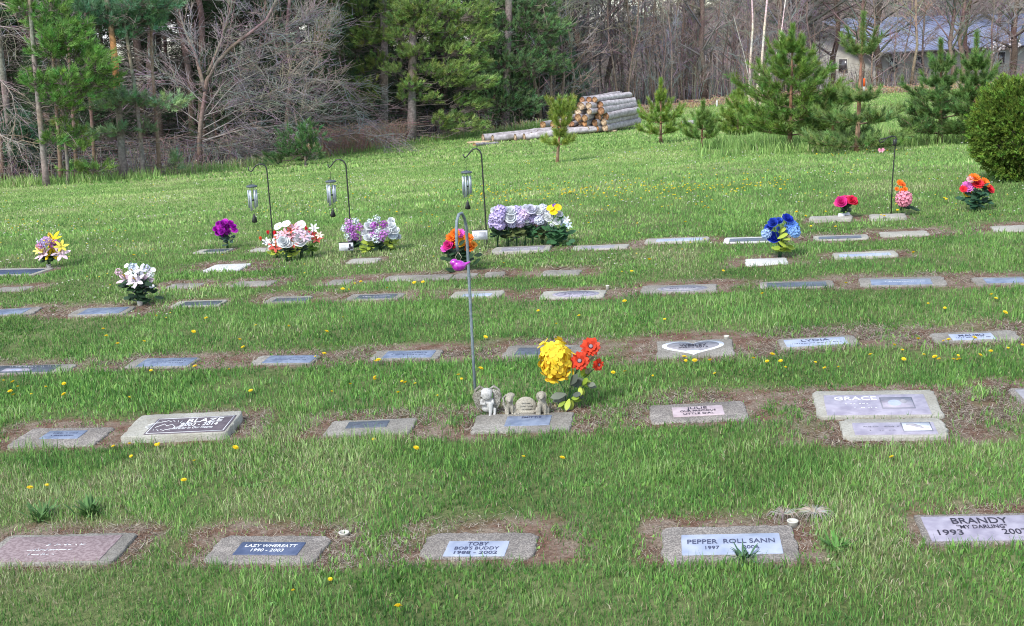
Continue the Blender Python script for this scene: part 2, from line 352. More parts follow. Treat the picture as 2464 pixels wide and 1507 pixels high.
# front row
stone(Q('13 1294 330 1287 267 1358 -50 1364'), 'wide reddish granite stone with worn white lettering, cut by the left edge at the bottom', S_conc, Q('20 1298 297 1291 232 1352 -35 1358'), P_red, tmat=T_white,
      squig=[(.25, -.25, .5, .02), (-.15, -.45, .3, .02), (-.5, -.35, .1, .016)], soil=(.14, .1))
stone(Q('530 1295 797 1295 755 1362 497 1358'), 'pebbly stone with a navy plate reading LAZY WHEREATT 1990-2003', S_peb, Q('582 1305 735 1307 715 1338 562 1335'), P_navy,
      [('LAZY WHEREATT', .30, 0, .33, .8), ('1990 - 2003', .30, -.02, -.36, .5)], T_white, soil=(.18, .14), r=.03)
stone(Q('1040 1288 1288 1288 1290 1348 1003 1350'), "pebbly stone with a pale plate reading TOBY, BOB'S BUDDY", S_peb, Q('1078 1307 1222 1304 1218 1341 1066 1342'), P_pale,
      [('TOBY', .34, 0, .55, .34), ("BOB'S BUDDY", .27, 0, -.03, .72), ('1988 - 2002', .27, 0, -.6, .7)], T_navy, soil=(.22, .16), r=.035)
stone(Q('1591 1275 1900 1270 1925 1350 1603 1358'), 'pebbly stone with a pale blue plate reading PEPPER ROLL SANN', S_peb, Q('1637 1287 1875 1286 1886 1334 1643 1336'), P_pale,
      [('PEPPER  ROLL SANN', .30, 0, .22, .88), ('1997', .22, -.4, -.38, .14), ('2006', .22, .38, -.38, .16)], T_navy, soil=(.16, .08), r=.012)
stone(Q('2190 1245 2530 1240 2600 1308 2240 1314'), 'stone with a large lavender plate reading BRANDY MY DARLING, at the bottom right corner', S_peb, Q('2213 1249 2482 1244 2528 1303 2248 1307'), P_lav,
      [('BRANDY', .34, 0, .55, .5), ('"MY DARLING"', .2, 0, .06, .44), ('1993', .3, -.62, -.38, .22), ('2007', .3, .52, -.38, .22)], T_black, soil=(.16, .05), r=.01)
# second row
stone(Q('75 1035 275 1033 225 1076 20 1079'), 'pebbly stone with a small blue plate, left of the brown BLAZE stone', S_peb, Q('117 1038 207 1037 190 1056 97 1057'), P_blue,
      squig=[(.3, -.6, .7, .010), (-.3, -.6, .6, .008)], tmat=T_navy, soil=(.2, .16), group=R2)
stone(Q('349 1018 595 1009 535 1057 290 1070'), 'raised stone with a brown plate reading BLAZE 2003 - 2014', S_light, Q('377 1022 573 1011 518 1051 322 1062'), P_brown,
      [('BLAZE', .34, .28, .46, .44), ('2003 - 2014', .25, .22, -.02, .46), ('Forever In Our Hearts', .16, .12, -.42, .5)], T_white, top=.05, soil=(.2, .14), tilt=.03, border=.012, pic=(-.62, 0, .3, .68, 'emblem'), r=.012)
stone(Q('812 1018 1005 1010 983 1045 767 1053'), 'grey stone with a small dark unreadable plate, between the BLAZE stone and the statues', S_conc, Q('844 1017 940 1012 928 1028 826 1032'), P_dark,
      squig=[(0, -.7, .7, .006)], tmat=T_grey, soil=(.2, .16), group=R2, r=.015)
stone(Q('1150 1003 1378 1000 1372 1034 1137 1045'), 'rough stone with a blue and silver plate under the three little statues', S_conc, Q('1226 1003 1328 1000 1322 1022 1208 1028'), P_blue,
      [('SMITTIE', .24, .1, .6, .45)], T_navy, soil=(.22, .30), group=R2, r=.012, fixd=.27)
stone(Q('1558 982 1790 968 1800 1012 1575 1023'), 'pebbly stone with a pink plate reading JULIE OUR PRECIOUS LITTLE GIRL', S_peb, Q('1617 983 1738 975 1743 998 1620 1005'), P_pink,
      [('JULIE', .32, 0, .58, .4), ('OUR PRECIOUS', .24, 0, 0, .7), ('LITTLE GIRL', .24, 0, -.58, .6)], T_black, soil=(.28, .2))
stone(Q('1943 950 2232 946 2280 1008 1985 1010'), 'large pale stone reading GRACE with a photo frame at its right', S_light, Q('1972 955 2216 950 2250 1000 2000 1000'), P_lav,
      [('GRACE', .26, -.38, .58, .42)], T_white, soil=(.14, .3), top=.02, squig=[(.05, -.6, -.15, .012), (-.35, -.55, 0, .012)], pic=(.42, .1, .32, .55, 'photo'), r=.02)
stone(Q('2010 1017 2255 1015 2292 1058 2045 1061'), 'pale stone with a white lizard picture, lying just in front of the GRACE stone', S_light, Q('2043 1019 2241 1017 2263 1046 2064 1047'), P_lav,
      soil=(.1, .26), top=.02, squig=[(.25, -.75, .1, .012), (-.35, -.6, 0, .008)], tmat=T_grey, pic=(.55, .15, .36, .72, 'lizard'), r=.03)
stone(Q('2425 940 2600 932 2640 965 2458 972'), 'grey stone corner at the right edge beyond the GRACE stone', S_peb, Q('2440 941 2590 935 2620 960 2472 966'), P_grey, soil=(.2, .25), group=R2)
# third row
stone(Q('-20 885 185 880 158 899 -45 903'), 'dark plate with a blue inset on a stone at the left edge, third row', S_conc, Q('-18 886 143 883 112 899 -40 902'), P_dark, soil=(.2, .1),
      pic=(-.1, -.3, .45, .5, 'photo'), squig=[(.6, -.5, .9, .008)], tmat=T_white)
stone(Q('335 866 485 864 450 886 295 889'), 'stone with a wide blue grey plate, second of the third row from the left', S_conc, Q('350 867 470 865 445 884 318 887'), P_blue, squig=[(.2, -.7, .7, .006), (-.3, -.7, .7, .006)], tmat=T_navy, soil=(.16, .22), group=R3)
stone(Q('625 860 775 859 745 878 603 880'), 'stone with a blue plate half under grass, third of the third row from the left', S_conc, Q('642 862 757 861 742 878 625 880'), P_blue, squig=[(.2, -.7, .7, .006), (-.3, -.7, .7, .006)], tmat=T_navy, soil=(.2, .24), group=R3)
stone(Q('912 848 1067 845 1052 866 888 869'), 'stone with a blue plate just left of the tall grey hook', S_conc, Q('932 849 1046 847 1036 863 914 866'), P_blue, squig=[(.3, -.7, .7, .006), (-.2, -.7, .7, .006)], tmat=T_navy, soil=(.2, .22), group=R3)
stone(Q('1222 835 1400 835 1408 860 1214 863'), 'stone with a dark plate behind the big yellow hydrangea', S_conc, Q('1246 838 1368 837 1372 853 1240 855'), P_dark, squig=[(.2, -.8, .2, .006)], tmat=T_grey, soil=(.22, .2), r=.03)
stone(Q('1577 827 1757 818 1770 858 1588 864'), 'stone with a white rimmed heart plate reading WESLEY', S_conc, Q('1587 829 1742 822 1752 856 1594 862'), P_white, [('WESLEY', .2, 0, .3, .42), ('2001 - 2012', .14, 0, .02, .46)], T_black, soil=(.26, .28), extra='heart', r=.01)
stone(Q('1865 822 2050 809 2070 833 1890 841'), 'stone with a pale plate reading LYDIA', S_conc, Q('1887 823 2032 813 2044 830 1895 838'), P_pale, [('LYDIA', .42, 0, .42, .46)], T_navy, squig=[(-.35, -.8, .8, .008)], soil=(.3, .3))
stone(Q('2230 808 2430 798 2462 820 2262 826'), 'stone with a small pale plate reading MALIBU, far right of the third row', S_conc, Q('2283 809 2385 803 2400 818 2296 821'), P_pale, [('MALIBU', .46, 0, .3, .6)], T_navy, squig=[(-.4, -.8, .8, .006)], soil=(.3, .4))
# fourth row
R4 = 'flat grave markers of the fourth row'
stone(Q('-30 748 100 742 80 757 -50 765'), 'grey stone with a light plate at the left edge, fourth row', S_conc, Q('-30 749 70 745 50 757 -45 762'), P_blue, soil=(.16, .2), group=R4)
stone(Q('190 745 335 740 292 758 165 763'), 'stone with a blue plate in bare soil below the white lily bouquet', S_conc, Q('205 746 310 742 280 756 182 761'), P_blue, soil=(.2, .25), group=R4)
stone(Q('430 728 545 725 530 737 412 741'), 'pale rimmed stone with a dark plate, right of the white lily bouquet', S_light, Q('440 730 530 727 520 736 428 739'), P_dark, soil=(.1, .05), group=R4)
stone(Q('650 720 752 717 738 726 640 729'), 'small grey stone in the fourth row straight below the red and white flowers', S_conc, Q('662 720 745 718 735 725 655 728'), P_dark, soil=(.25, .16), group=R4)
stone(Q('845 712 975 708 960 722 832 725'), 'stone with a dark lettered plate below the violet and white flowers, fourth row', S_conc, Q('862 713 955 710 945 719 852 722'), P_dark, squig=[(0, -.7, .7, .006)], tmat=T_white, soil=(.12, .2), group=R4)
stone(Q('1088 708 1205 705 1212 714 1090 717'), 'pale stone crossed by the pole of the grey hook, fourth row', S_light, Q('1112 709 1180 707 1184 713 1112 715'), P_pale, soil=(.12, .1), group=R4)
stone(Q('1308 704 1452 702 1456 718 1300 722'), 'stone with an oval plate, left one of the two oval ones', S_light, Q('1328 705 1440 703 1440 717 1326 719'), P_lav, extra='oval', soil=(.2, .2), squig=[(.2, -.5, .5, .01), (-.2, -.5, .5, .01)], tmat=T_navy)
stone(Q('1550 691 1718 687 1727 704 1542 710'), 'stone with an oval plate, right one of the two oval ones', S_conc, Q('1582 692 1700 689 1704 703 1580 706'), P_grey, extra='oval', soil=(.2, .2), squig=[(0, -.5, .5, .01)], tmat=T_navy)
stone(Q('1835 683 2000 679 2008 692 1825 697'), 'stone with a long dark blue plate, right of the oval plates', S_conc, Q('1848 684 1985 680 1994 690 1842 694'), P_dark, soil=(.1, .06), group=R4)
stone(Q('2058 673 2265 669 2282 689 2082 692'), 'broad brownish stone with a shiny blue plate, second from the right in the fourth row', S_conc, Q('2090 675 2235 671 2248 684 2102 688'), P_blue, squig=[(0, -.6, .8, .01)], tmat=T_white, soil=(.22, .3), group=R4)
stone(Q('2330 672 2480 668 2500 684 2358 688'), 'stone with a pale blue plate at the right edge, fourth row', S_conc, Q('2365 674 2460 671 2475 682 2380 685'), P_blue, soil=(.2, .3), group=R4)
# between fourth and fifth: sunk stones with only an edge showing
RS = 'sunken stones almost grown over by grass'
for a, lb in (('935 667 1092 662 1078 672 920 676', 'sunken slab with a dull plate below the orange and pink bouquet'), ('1098 662 1148 661 1140 668 1085 669', 'little tan slab right beside the white cup under the orange bouquet'),
              ('1170 660 1215 658 1210 663 1165 665', 'thin sunken slab right of the orange and pink bouquet'), ('1312 655 1400 653 1392 660 1300 662', 'sunken slab showing a pale edge below the long lilac flower bed'),
              ('0 694 75 692 62 699 -12 701', 'sunken slab edge at the left edge between the fourth and fifth rows'), ('410 687 485 686 478 691 402 692', 'thin sunken slab edge right of the lily bouquet'),
              ('565 682 662 679 655 685 558 688', 'long thin sunken slab edge below the plain white stone'), ('795 678 845 677 840 682 788 683', 'short sunken slab edge below the violet and white flowers')):
    stone(Q(a), lb, S_conc, top=.006, soil=(.18, .14), group=RS, fixd=.2)
# fifth row and beyond
R5 = 'far flat grave markers'
stone(Q('-22 650 120 648 92 662 -40 665'), 'dark plated stone at the left edge below the yellow and pink lilies', S_light, Q('-15 651 98 650 78 660 -30 663'), P_navy, soil=(.12, .1), group=R5)
stone(Q('512 640 597 637 582 652 494 655'), 'bright white stone in bare soil, below the purple bouquet', S_white, Q('532 642 570 640 565 648 522 650'), P_white, soil=(.25, .25))
stone(Q('482 603 556 601 545 609 468 611'), 'pale rimmed stone with a dark plate right under the purple bouquet', S_light, Q('492 604 545 602 536 608 482 610'), P_dark, soil=(.1, .05), group=R5)
stone(Q('612 600 668 598 662 605 604 607'), 'pale slab half hidden behind the red and white flower cluster', S_light, soil=(.14, .05), group=R5)
stone(Q('845 627 916 624 908 632 834 635'), 'plain pale slab below the violet and white flower cluster', S_light, soil=(.1, .05), group=R5, fixd=.2)
stone(Q('1192 601 1326 594 1320 607 1180 613'), 'pale rimmed stone with a grey plate in front of the long lilac flower bed', S_light, Q('1205 602 1308 596 1303 606 1196 611'), P_grey, squig=[(0, -.7, .8, .008)], tmat=T_white, top=.022, soil=(.08, .04))
stone(Q('1385 595 1515 591 1505 600 1376 603'), 'pale stone with a grey plate, just right of the long lilac flower bed', S_light, Q('1400 596 1480 594 1470 600 1392 602'), P_grey, soil=(.1, .1), group=R5)
stone(Q('1560 580 1700 575 1708 583 1550 588'), 'pale stone with a worn whitish top, midway between the lilac and the blue flowers', S_light, Q('1580 580 1685 577 1690 582 1574 586'), P_pale, top=.02, soil=(.1, .14), group=R5)
stone(Q('1740 575 1860 573 1864 583 1746 587'), 'pale rimmed stone with a dark plate directly left of the blue bouquet', S_white, Q('1752 577 1845 575 1850 582 1758 584'), P_dark, soil=(.06, .1), group=R5)
stone(Q('1955 571 2080 568 2096 576 1962 581'), 'pale rimmed stone with a dark plate directly right of the blue bouquet', S_light, Q('1968 572 2068 570 2078 575 1972 578'), P_dark, soil=(.2, .3), group=R5)
stone(Q('2010 616 2150 609 2163 618 2003 623'), 'stone with a pale blue top, in the grass right of and below the blue bouquet', S_light, Q('2022 616 2140 611 2150 617 2018 621'), P_pale, soil=(.1, .12), top=.018, group=R5)
stone(Q('1798 630 1892 626 1896 634 1792 638'), 'white speckled slab at the foot of the blue bouquet', S_white, soil=(.2, .14), group=R5, fixd=.22)
stone(Q('2125 564 2235 560 2230 566 2112 570'), 'slab showing only a thin pale edge in dry soil, right of the far dark plate', S_light, soil=(.25, .2), group=R5, fixd=.2)
stone(Q('2395 550 2500 546 2510 554 2385 558'), 'pale slab at the right edge below the multicoloured bouquet', S_light, soil=(.25, .14), group=R5, fixd=.25)
stone(Q('2098 524 2182 522 2176 529 2088 531'), 'pale slab at the foot of the pink pompon flower', S_light, soil=(.1, .05), group=R5, fixd=.22, top=.03)
stone(Q('1958 529 2052 526 2046 532 1940 535'), 'long pale slab under the pink red bouquet with white tags', S_light, soil=(.1, .05), group=R5, fixd=.2, top=.03)
# ------------------------------------------------------------------ soil and tree line masks
SA = np.array(STONES)
def stone_mask(x, y):
    """returns soil 0..1, inside (bool), front (0..1 next to a front edge)"""
    x = np.asarray(x, float); y = np.asarray(y, float); soil = np.zeros(x.shape); ins = np.zeros(x.shape, bool); front = np.zeros(x.shape)
    for cx, cy, c, s, w_, d_, sb, ss in STONES:
        sel = (abs(x - cx) < 1.3) & (abs(y - cy) < 1.0)
        if not sel.any(): continue
        dx, dy = x[sel] - cx, y[sel] - cy; u = dx * c + dy * s; v = -dx * s + dy * c
        du = np.maximum(abs(u) - w_ / 2, 0) / (ss * 1.5 + .01); dvb = np.maximum(v - d_ / 2, 0) / (sb * 1.0 + .02); dvf = np.maximum(-v - d_ / 2, 0) / (.02 + ss * .25)
        dist = np.sqrt(du ** 2 + (dvb + dvf) ** 2)
        nz = .15 + 1.5 * fbm(x[sel], y[sel], .30, 44) ; soil[sel] = np.maximum(soil[sel], np.clip((1.22 - dist * 1.12) * nz * 1.2, 0, 1))
        ins[sel] |= (abs(u) < w_ / 2 - .004) & (abs(v) < d_ / 2 - .004)
        f = np.clip(1 - abs(-v - d_ / 2 - .02) / .06, 0, 1) * (abs(u) < w_ / 2 + .05) * (v < 0); front[sel] = np.maximum(front[sel], f)
    return soil, ins, front
_tl = [(-.9, 27), (-.5, 28), (-.40, 29), (-.30, 30), (-.22, 32.8), (-.15, 37), (-.08, 42), (0, 46), (.04, 47), (.09, 49), (.14, 53), (.22, 57), (.3, 59), (.42, 62), (.9, 64)]
def treeY(b): return np.interp(b, [a for a, _ in _tl], [c for _, c in _tl])
def litter(x, y):
    b = x / np.maximum(y, 1); return sstep(-.8, .8, y - treeY(b) + (fbm(x, y, 1.6, 5) - .5) * 2.2)
# ------------------------------------------------------------------ ground: one sheet to the horizon
def grow(a, b, st, far, k):
    v = list(np.arange(a, b, st)); s = st
    while v[-1] < far: s *= k; v.append(v[-1] + s)
    return np.array(v)
gy = grow(3.2, 13, .045, 900, 1.045); gy = np.concatenate([[-300, -60, -20, -5, 0, 1.5, 2.5], gy])
gxr = grow(0, 5.5, .055, 700, 1.05); gx = np.concatenate([-gxr[:0:-1], gxr])
XX, YY = np.meshgrid(gx, gy); nx, ny = len(gx), len(gy)
soilG, insG, _ = stone_mask(XX, YY)
soilG = np.clip(soilG * 1.2 + (fbm(XX, YY, .35, 3) - .5) * 1.0 * (soilG > .02), 0, 1) * (YY < 20)
ZZ = G(XX, YY) + ((fbm(XX, YY, .5, 11) - .5) * .02 + (fbm(XX, YY, .12, 12) - .5) * .008) * (YY < 30) * (1 - insG)
ZZ -= insG * .004
litG = litter(XX, YY)
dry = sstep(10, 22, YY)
V = np.stack([XX, YY, ZZ], -1).reshape(-1, 3)
ii = np.arange(nx * ny).reshape(ny, nx); qd = np.stack([ii[:-1, :-1], ii[:-1, 1:], ii[1:, 1:], ii[1:, :-1]], -1).reshape(-1)
mg = bpy.data.materials.new('turf_soil'); mg.use_nodes = True; t_ = mg.node_tree; N = t_.nodes; K = t_.links.new; PB = N['Principled BSDF']
ge = N.new('ShaderNodeNewGeometry'); atr = N.new('ShaderNodeAttribute'); atr.attribute_name = 'tint'; sp = N.new('ShaderNodeSeparateColor'); K(atr.outputs['Color'], sp.inputs['Color'])
def ramp(scale, a, b, lo=.35, hi=.65, det=7):
    n = N.new('ShaderNodeTexNoise'); n.inputs['Scale'].default_value = scale; n.inputs['Detail'].default_value = det; n.inputs['Roughness'].default_value = .65; K(ge.outputs['Position'], n.inputs['Vector'])
    r = N.new('ShaderNodeValToRGB'); r.color_ramp.elements[0].position = lo; r.color_ramp.elements[1].position = hi; r.color_ramp.elements[0].color = (*a, 1); r.color_ramp.elements[1].color = (*b, 1); K(n.outputs['Fac'], r.inputs['Fac']); return r.outputs['Color']
def mixc(f, a, b):
    x = N.new('ShaderNodeMix'); x.data_type = 'RGBA'; K(f, x.inputs['Factor']); K(a, x.inputs['A']); K(b, x.inputs['B']); return x.outputs['Result']
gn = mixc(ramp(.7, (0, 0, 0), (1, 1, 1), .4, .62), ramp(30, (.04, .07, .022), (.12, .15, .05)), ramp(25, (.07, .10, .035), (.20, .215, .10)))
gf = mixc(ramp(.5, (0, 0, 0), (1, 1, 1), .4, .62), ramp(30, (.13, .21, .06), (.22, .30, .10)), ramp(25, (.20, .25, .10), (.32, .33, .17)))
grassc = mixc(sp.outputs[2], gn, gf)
soilc = mixc(ramp(7, (0, 0, 0), (1, 1, 1), .42, .6), ramp(60, (.075, .042, .030), (.20, .118, .085)), ramp(90, (.13, .10, .078), (.30, .24, .19)))
litc = ramp(9, (.04, .032, .026), (.12, .09, .07))
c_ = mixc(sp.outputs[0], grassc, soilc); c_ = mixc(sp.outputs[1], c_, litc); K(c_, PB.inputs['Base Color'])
PB.inputs['Roughness'].default_value = .95; PB.inputs['Specular IOR Level'].default_value = .1
nb = N.new('ShaderNodeTexNoise'); nb.inputs['Scale'].default_value = 55; nb.inputs['Detail'].default_value = 8; K(ge.outputs['Position'], nb.inputs['Vector'])
bp = N.new('ShaderNodeBump'); bp.inputs['Strength'].default_value = .9; bp.inputs['Distance'].default_value = .012; K(nb.outputs['Fac'], bp.inputs['Height']); K(bp.outputs['Normal'], PB.inputs['Normal'])
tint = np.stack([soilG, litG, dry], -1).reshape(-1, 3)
tag(link('ground', npmesh('ground', V, qd, np.arange(0, len(qd), 4), [mg], True, tint)), 'gently rising lawn and woodland floor', 'ground', kind='structure')
# ------------------------------------------------------------------ grass blades
def blades(x, y, ln, wd, lean, col, rng, flat=.9):
    n = len(x); z = G(x, y) - .004; a = rng.uniform(0, 2 * PI, n); la = rng.uniform(0, 2 * PI, n)
    side = np.stack([np.cos(a), np.sin(a), np.zeros(n)], -1) * (wd / 2)[:, None]
    ld = np.stack([np.cos(la), np.sin(la), np.zeros(n)], -1)
    B = np.stack([x, y, z], -1); upv = np.array([0, 0, 1.])
    mid = B + (upv * (np.sqrt(np.maximum(1 - (lean * flat * .5) ** 2, .015)) * ln * .5)[:, None]) + ld * (np.minimum(lean * flat * .5, .99) * ln * .5)[:, None]
    tip = mid + upv * (np.sqrt(np.maximum(1 - lean ** 2, .02)) * ln * .5)[:, None] + ld * (lean * ln * .5)[:, None]
    Vv = np.stack([B - side, B + side, mid + side * .8, mid - side * .8, tip], 1).reshape(-1, 3)
    base = np.arange(n)[:, None] * 5
    lp = (base + np.array([0, 1, 2, 3, 3, 2, 4])).reshape(-1)
    st = (np.arange(n)[:, None] * 7 + np.array([0, 4])).reshape(-1)
    return Vv, lp, st, np.repeat(col, 5, axis=0)
GREENS = np.array([(.058, .150, .038), (.094, .222, .052), (.145, .295, .070), (.215, .350, .100), (.33, .41, .19)])
STRAW = np.array([(.42, .37, .24), (.50, .45, .32), (.33, .27, .16)])
def grass_zone(name, label, y0, y1, dens, lnr, wd, seed, b0=-.50, b1=.50, tall=None, straw=.13, stripe=True):
    rng = np.random.default_rng(seed)
    A = (y1 - y0) * (b1 - b0) * (y0 + y1) / 2 + 1.2 * (y1 - y0); n = int(A * dens)
    y = np.sqrt(rng.uniform(y0 ** 2, y1 ** 2, n)); b = rng.uniform(b0, b1, n); x = b * (y + 1.4)
    # clumping
    cl = fbm(x, y, .09 * (y0 / 5), seed + 1); keep = rng.random(n) < .35 + .9 * cl
    soil, ins, front = stone_mask(x, y)
    sn = np.clip(soil * 1.15 + (fbm(x, y, .3, 3) - .5) * 1.3 * (soil > .02) + (fbm(x, y, .07, 8) - .55) * 1.6 * (soil > .02), 0, 1)
    keep &= ~ins & (rng.random(n) > sn * .88) & (litter(x, y) < .55)
    if tall is not None: keep &= tall(x, y, rng)
    if name != 'tall_grass': keep &= rng.random(n) < 1 - .55 * sstep(.62, .74, fbm(x, y, .45, 75))
    x, y, soil, front, cl, sn = x[keep], y[keep], soil[keep], front[keep], cl[keep], sn[keep]; n = len(x)
    big = fbm(x, y, .9, 31); patch = fbm(x, y, .28, 33); pale = sstep(.50, .68, fbm(x, y, 1.5, 37))
    ln = rng.uniform(lnr[0], lnr[1], n) * (.65 + .75 * big) * (1 + .95 * front) * (1 - .4 * sn)
    tuft = sstep(.66, .8, patch); ln *= 1 + .45 * tuft
    lean = np.clip(rng.normal(.45, .28, n), .02, .98)
    gi = np.clip((rng.random(n) * 2.6 + patch * 3.2 + pale * 1.3 - .6).astype(int), 0, 4)
    col = GREENS[gi] * rng.uniform(.6, 1.45, (n, 1)) * (.72 + .68 * big)[:, None]
    if stripe: col = col * (1 + .13 * np.sin((y - .06 * x) * 2 * PI / 1.9) * sstep(11, 16, y))[:, None]
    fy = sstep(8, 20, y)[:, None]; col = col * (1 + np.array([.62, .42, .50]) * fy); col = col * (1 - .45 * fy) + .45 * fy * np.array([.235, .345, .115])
    st = rng.random(n) < straw * (.35 + 1.6 * sn + 2.2 * pale) * (1 - .75 * sstep(9, 16, y))
    col[st] = STRAW[rng.integers(0, 3, st.sum())] * rng.uniform(.7, 1.15, (st.sum(), 1)); lean[st] = np.clip(lean[st] + .35, 0, .99); ln[st] *= .8
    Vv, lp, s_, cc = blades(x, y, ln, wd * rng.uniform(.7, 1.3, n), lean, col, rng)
    return tag(link(name, npmesh(name, Vv, lp, s_, [M_grass], False, cc)), label, 'grass', kind='stuff')
grass_zone('grass', 'thick mown grass between the nearest rows of stones', 3.4, 6.6, 10500, (.024, .056), .0038, 1, straw=.13)
grass_zone('grass', 'mown grass around the third and fourth rows of stones', 6.6, 10, 5600, (.024, .054), .005, 2, straw=.12)
grass_zone('grass', 'mown grass around the far rows of stones', 10, 15, 2400, (.025, .05), .0075, 3)
grass_zone('grass', 'open mown lawn beyond the stones', 15, 27, 700, (.03, .05), .016, 4, straw=.10)
grass_zone('grass', 'lawn stretching up to the woodland edge', 27, 64, 130, (.04, .075), .04, 5, straw=.16)
def broad(x, y, rng): return (fbm(x, y, .6, 66) + .25 * fbm(x, y, .12, 67) > .66) & (rng.random(len(x)) < .9)
_G = GREENS.copy(); GREENS[:] = np.array([(.10, .22, .045), (.14, .29, .06), (.19, .34, .08), (.16, .28, .10), (.24, .36, .12)])
grass_zone('clover_leaves', 'patches of low broad clover and weed leaves in the lawn', 3.4, 12, 1700, (.022, .038), .012, 9, tall=broad, straw=.05)
GREENS[:] = _G
def tall_mask(x, y, rng):
    b = x / y; d = treeY(b) - y
    m = (d < 1.6) & (d > -1.2) & (b < .05)
    m |= (fbm(x, y, 1.2, 55) > .42) & (b > .16) & (y > 20.5) & (y < 26.5 + 8 * (b - .16))
    return m & (rng.random(len(x)) < .75)
grass_zone('tall_grass', 'uncut tall grass along the woodland edge and under the young pines', 20, 48, 420, (.10, .30), .016, 6, tall=tall_mask, straw=.22, stripe=False)
# ------------------------------------------------------------------ thatch: dead strands lying on the bare soil
def thatch(y0, y1, n, ln, wd, seed):
    rng = np.random.default_rng(seed)
    y = np.sqrt(rng.uniform(y0 ** 2, y1 ** 2, n)); x = rng.uniform(-.5, .5, n) * (y + 1.4)
    soil, ins, _ = stone_mask(x, y); k = ~ins & (rng.random(n) < np.clip(soil * 1.2, 0, 1)) & (fbm(x, y, .3, 61) > .38)
    x, y = x[k], y[k]; n = len(x); l = rng.uniform(*ln, n)
    col = np.array([(.50, .44, .36), (.36, .29, .22), (.52, .47, .40), (.20, .125, .085), (.12, .075, .055)])[rng.integers(0, 5, n)] * rng.uniform(.7, 1.1, (n, 1))
    Vv, lp, s_, cc = blades(x, y, l, np.full(n, wd), rng.uniform(.9, .995, n), col, rng, flat=2.1)
    tag(link('thatch', npmesh('thatch', Vv, lp, s_, [M_grass], False, cc)), 'dry dead grass strands lying on the bare soil beside the stones', 'dead grass', kind='stuff')
thatch(3.4, 9, 620000, (.02, .065), .0042, 71); thatch(9, 15, 200000, (.04, .08), .007, 72)
# ------------------------------------------------------------------ dandelions
def dandelion_mesh(v):
    rng = random.Random(v); st = MB(); h = .05
    st.tube([(0, 0, -.01), (.004, .002, h * .5), (.002, 0, h)], [.0022, .002, .002], 5)
    hd = MB(); R = .0165
    for ring, (n, r, up) in enumerate(((14, R, .15), (12, R * .78, .5), (8, R * .5, .9))):
        for k in range(n):
            a = 2 * PI * (k + .5 * ring + rng.uniform(-.2, .2)) / n; ca, sa = math.cos(a), math.sin(a); w_ = .0034; z0 = h + .001 * ring; t = up * r * .8
            hd.add([(-sa * .0012, ca * .0012, z0), (ca * r - sa * w_, sa * r + ca * w_, z0 + t), (ca * r * 1.08, sa * r * 1.08, z0 + t + .001), (ca * r + sa * w_, sa * r - ca * w_, z0 + t), (sa * .0012, -ca * .0012, z0)], [(0, 1, 2, 3, 4)])
    hd.ball((0, 0, h + .001), (.007, .007, .005), 0, 8, 5)
    return st, hd
M_dand = mat('dandelion_petals', (.80, .56, .015), (.86, .68, .03), 200, rough=.6, transl=.2); M_stem = mat('flower_stem', (.10, .17, .04), (.16, .22, .06), 30, rough=.7)
_st, _hd = dandelion_mesh(1); d_st, d_hd = _st.mesh('stem', [M_stem]), _hd.mesh('flower_head', [M_dand])
dand_px = [(255, 820), (342, 835), (283, 843), (462, 812), (575, 830), (780, 812), (823, 770), (900, 880), (912, 882), (607, 950), (38, 933), (8, 925), (45, 943), (278, 1085), (312, 1085), (378, 1080), (386, 1078), (320, 1105), (113, 1177), (70, 1197), (444, 1172), (902, 1067),
 (995, 1099), (1258, 1109), (1348, 1119), (795, 1405), (708, 1438), (958, 1492), (1110, 923), (1055, 960), (1645, 872), (1672, 882), (1648, 880), (1853, 870), (1880, 880), (2145, 845), (2170, 850), (2208, 832), (2255, 874), (2335, 834), (2413, 762), (2273, 752), (1505, 904), (1885, 897),
 (2302, 874), (1722, 905), (2275, 830), (2285, 836), (1495, 662), (1520, 664), (1738, 660), (1600, 776), (1505, 738), (1297, 757), (1395, 768), (850, 693), (870, 690), (935, 700), (825, 705), (838, 702), (1000, 690), (1020, 691), (760, 868), (778, 866), (2035, 690), (2350, 868), (2425, 845), (2458, 840),
 (1215, 640), (1560, 640), (1340, 790), (1165, 820), (1150, 905), (320, 622), (535, 622), (365, 900), (372, 770), (500, 780), (620, 790), (690, 800), (590, 846), (30, 960), (75, 955), (165, 965), (310, 962), (845, 936), (905, 930), (560, 1098), (470, 1120), (2200, 622), (1840, 720), (2150, 1110)]
rng = random.Random(5); pts = []
for q in dand_px: pts.append((at(*q), 'yellow dandelion in the grass among the grave stones', 'dandelions among the stones', rng.uniform(.5, 1.05)))
bands = [((1150, 1900), (440, 480), 58, 'small yellow dandelion in the wide patch beyond the lilac flowers'), ((10, 330), (505, 600), 22, 'small yellow dandelion in the open lawn left of the purple bouquet'),
         ((1400, 1750), (490, 560), 16, 'small yellow dandelion between the lilac flowers and the blue bouquet'), ((1900, 2450), (440, 560), 26, 'small yellow dandelion around the far right bouquets'),
         ((1000, 1140), (440, 600), 16, 'small yellow dandelion behind the orange and pink bouquet'), ((560, 1000), (440, 530), 12, 'small yellow dandelion below the wind chimes'), ((1850, 2200), (362, 380), 14, 'small yellow dandelion at the foot of the young pines')]
for (x0, x1), (y0, y1), n, lb in bands:
    for k in range(n):
        px = rng.uniform(x0, x1); py = rng.gauss((y0 + y1) / 2, (y1 - y0) / 4.5)
        if x0 == 1150: py = rng.gauss(478 - (px - 1150) * .035, 7)
        pts.append((at(px, py), lb, lb.replace('small yellow dandelion', 'dandelions'), rng.uniform(.45, .95)))
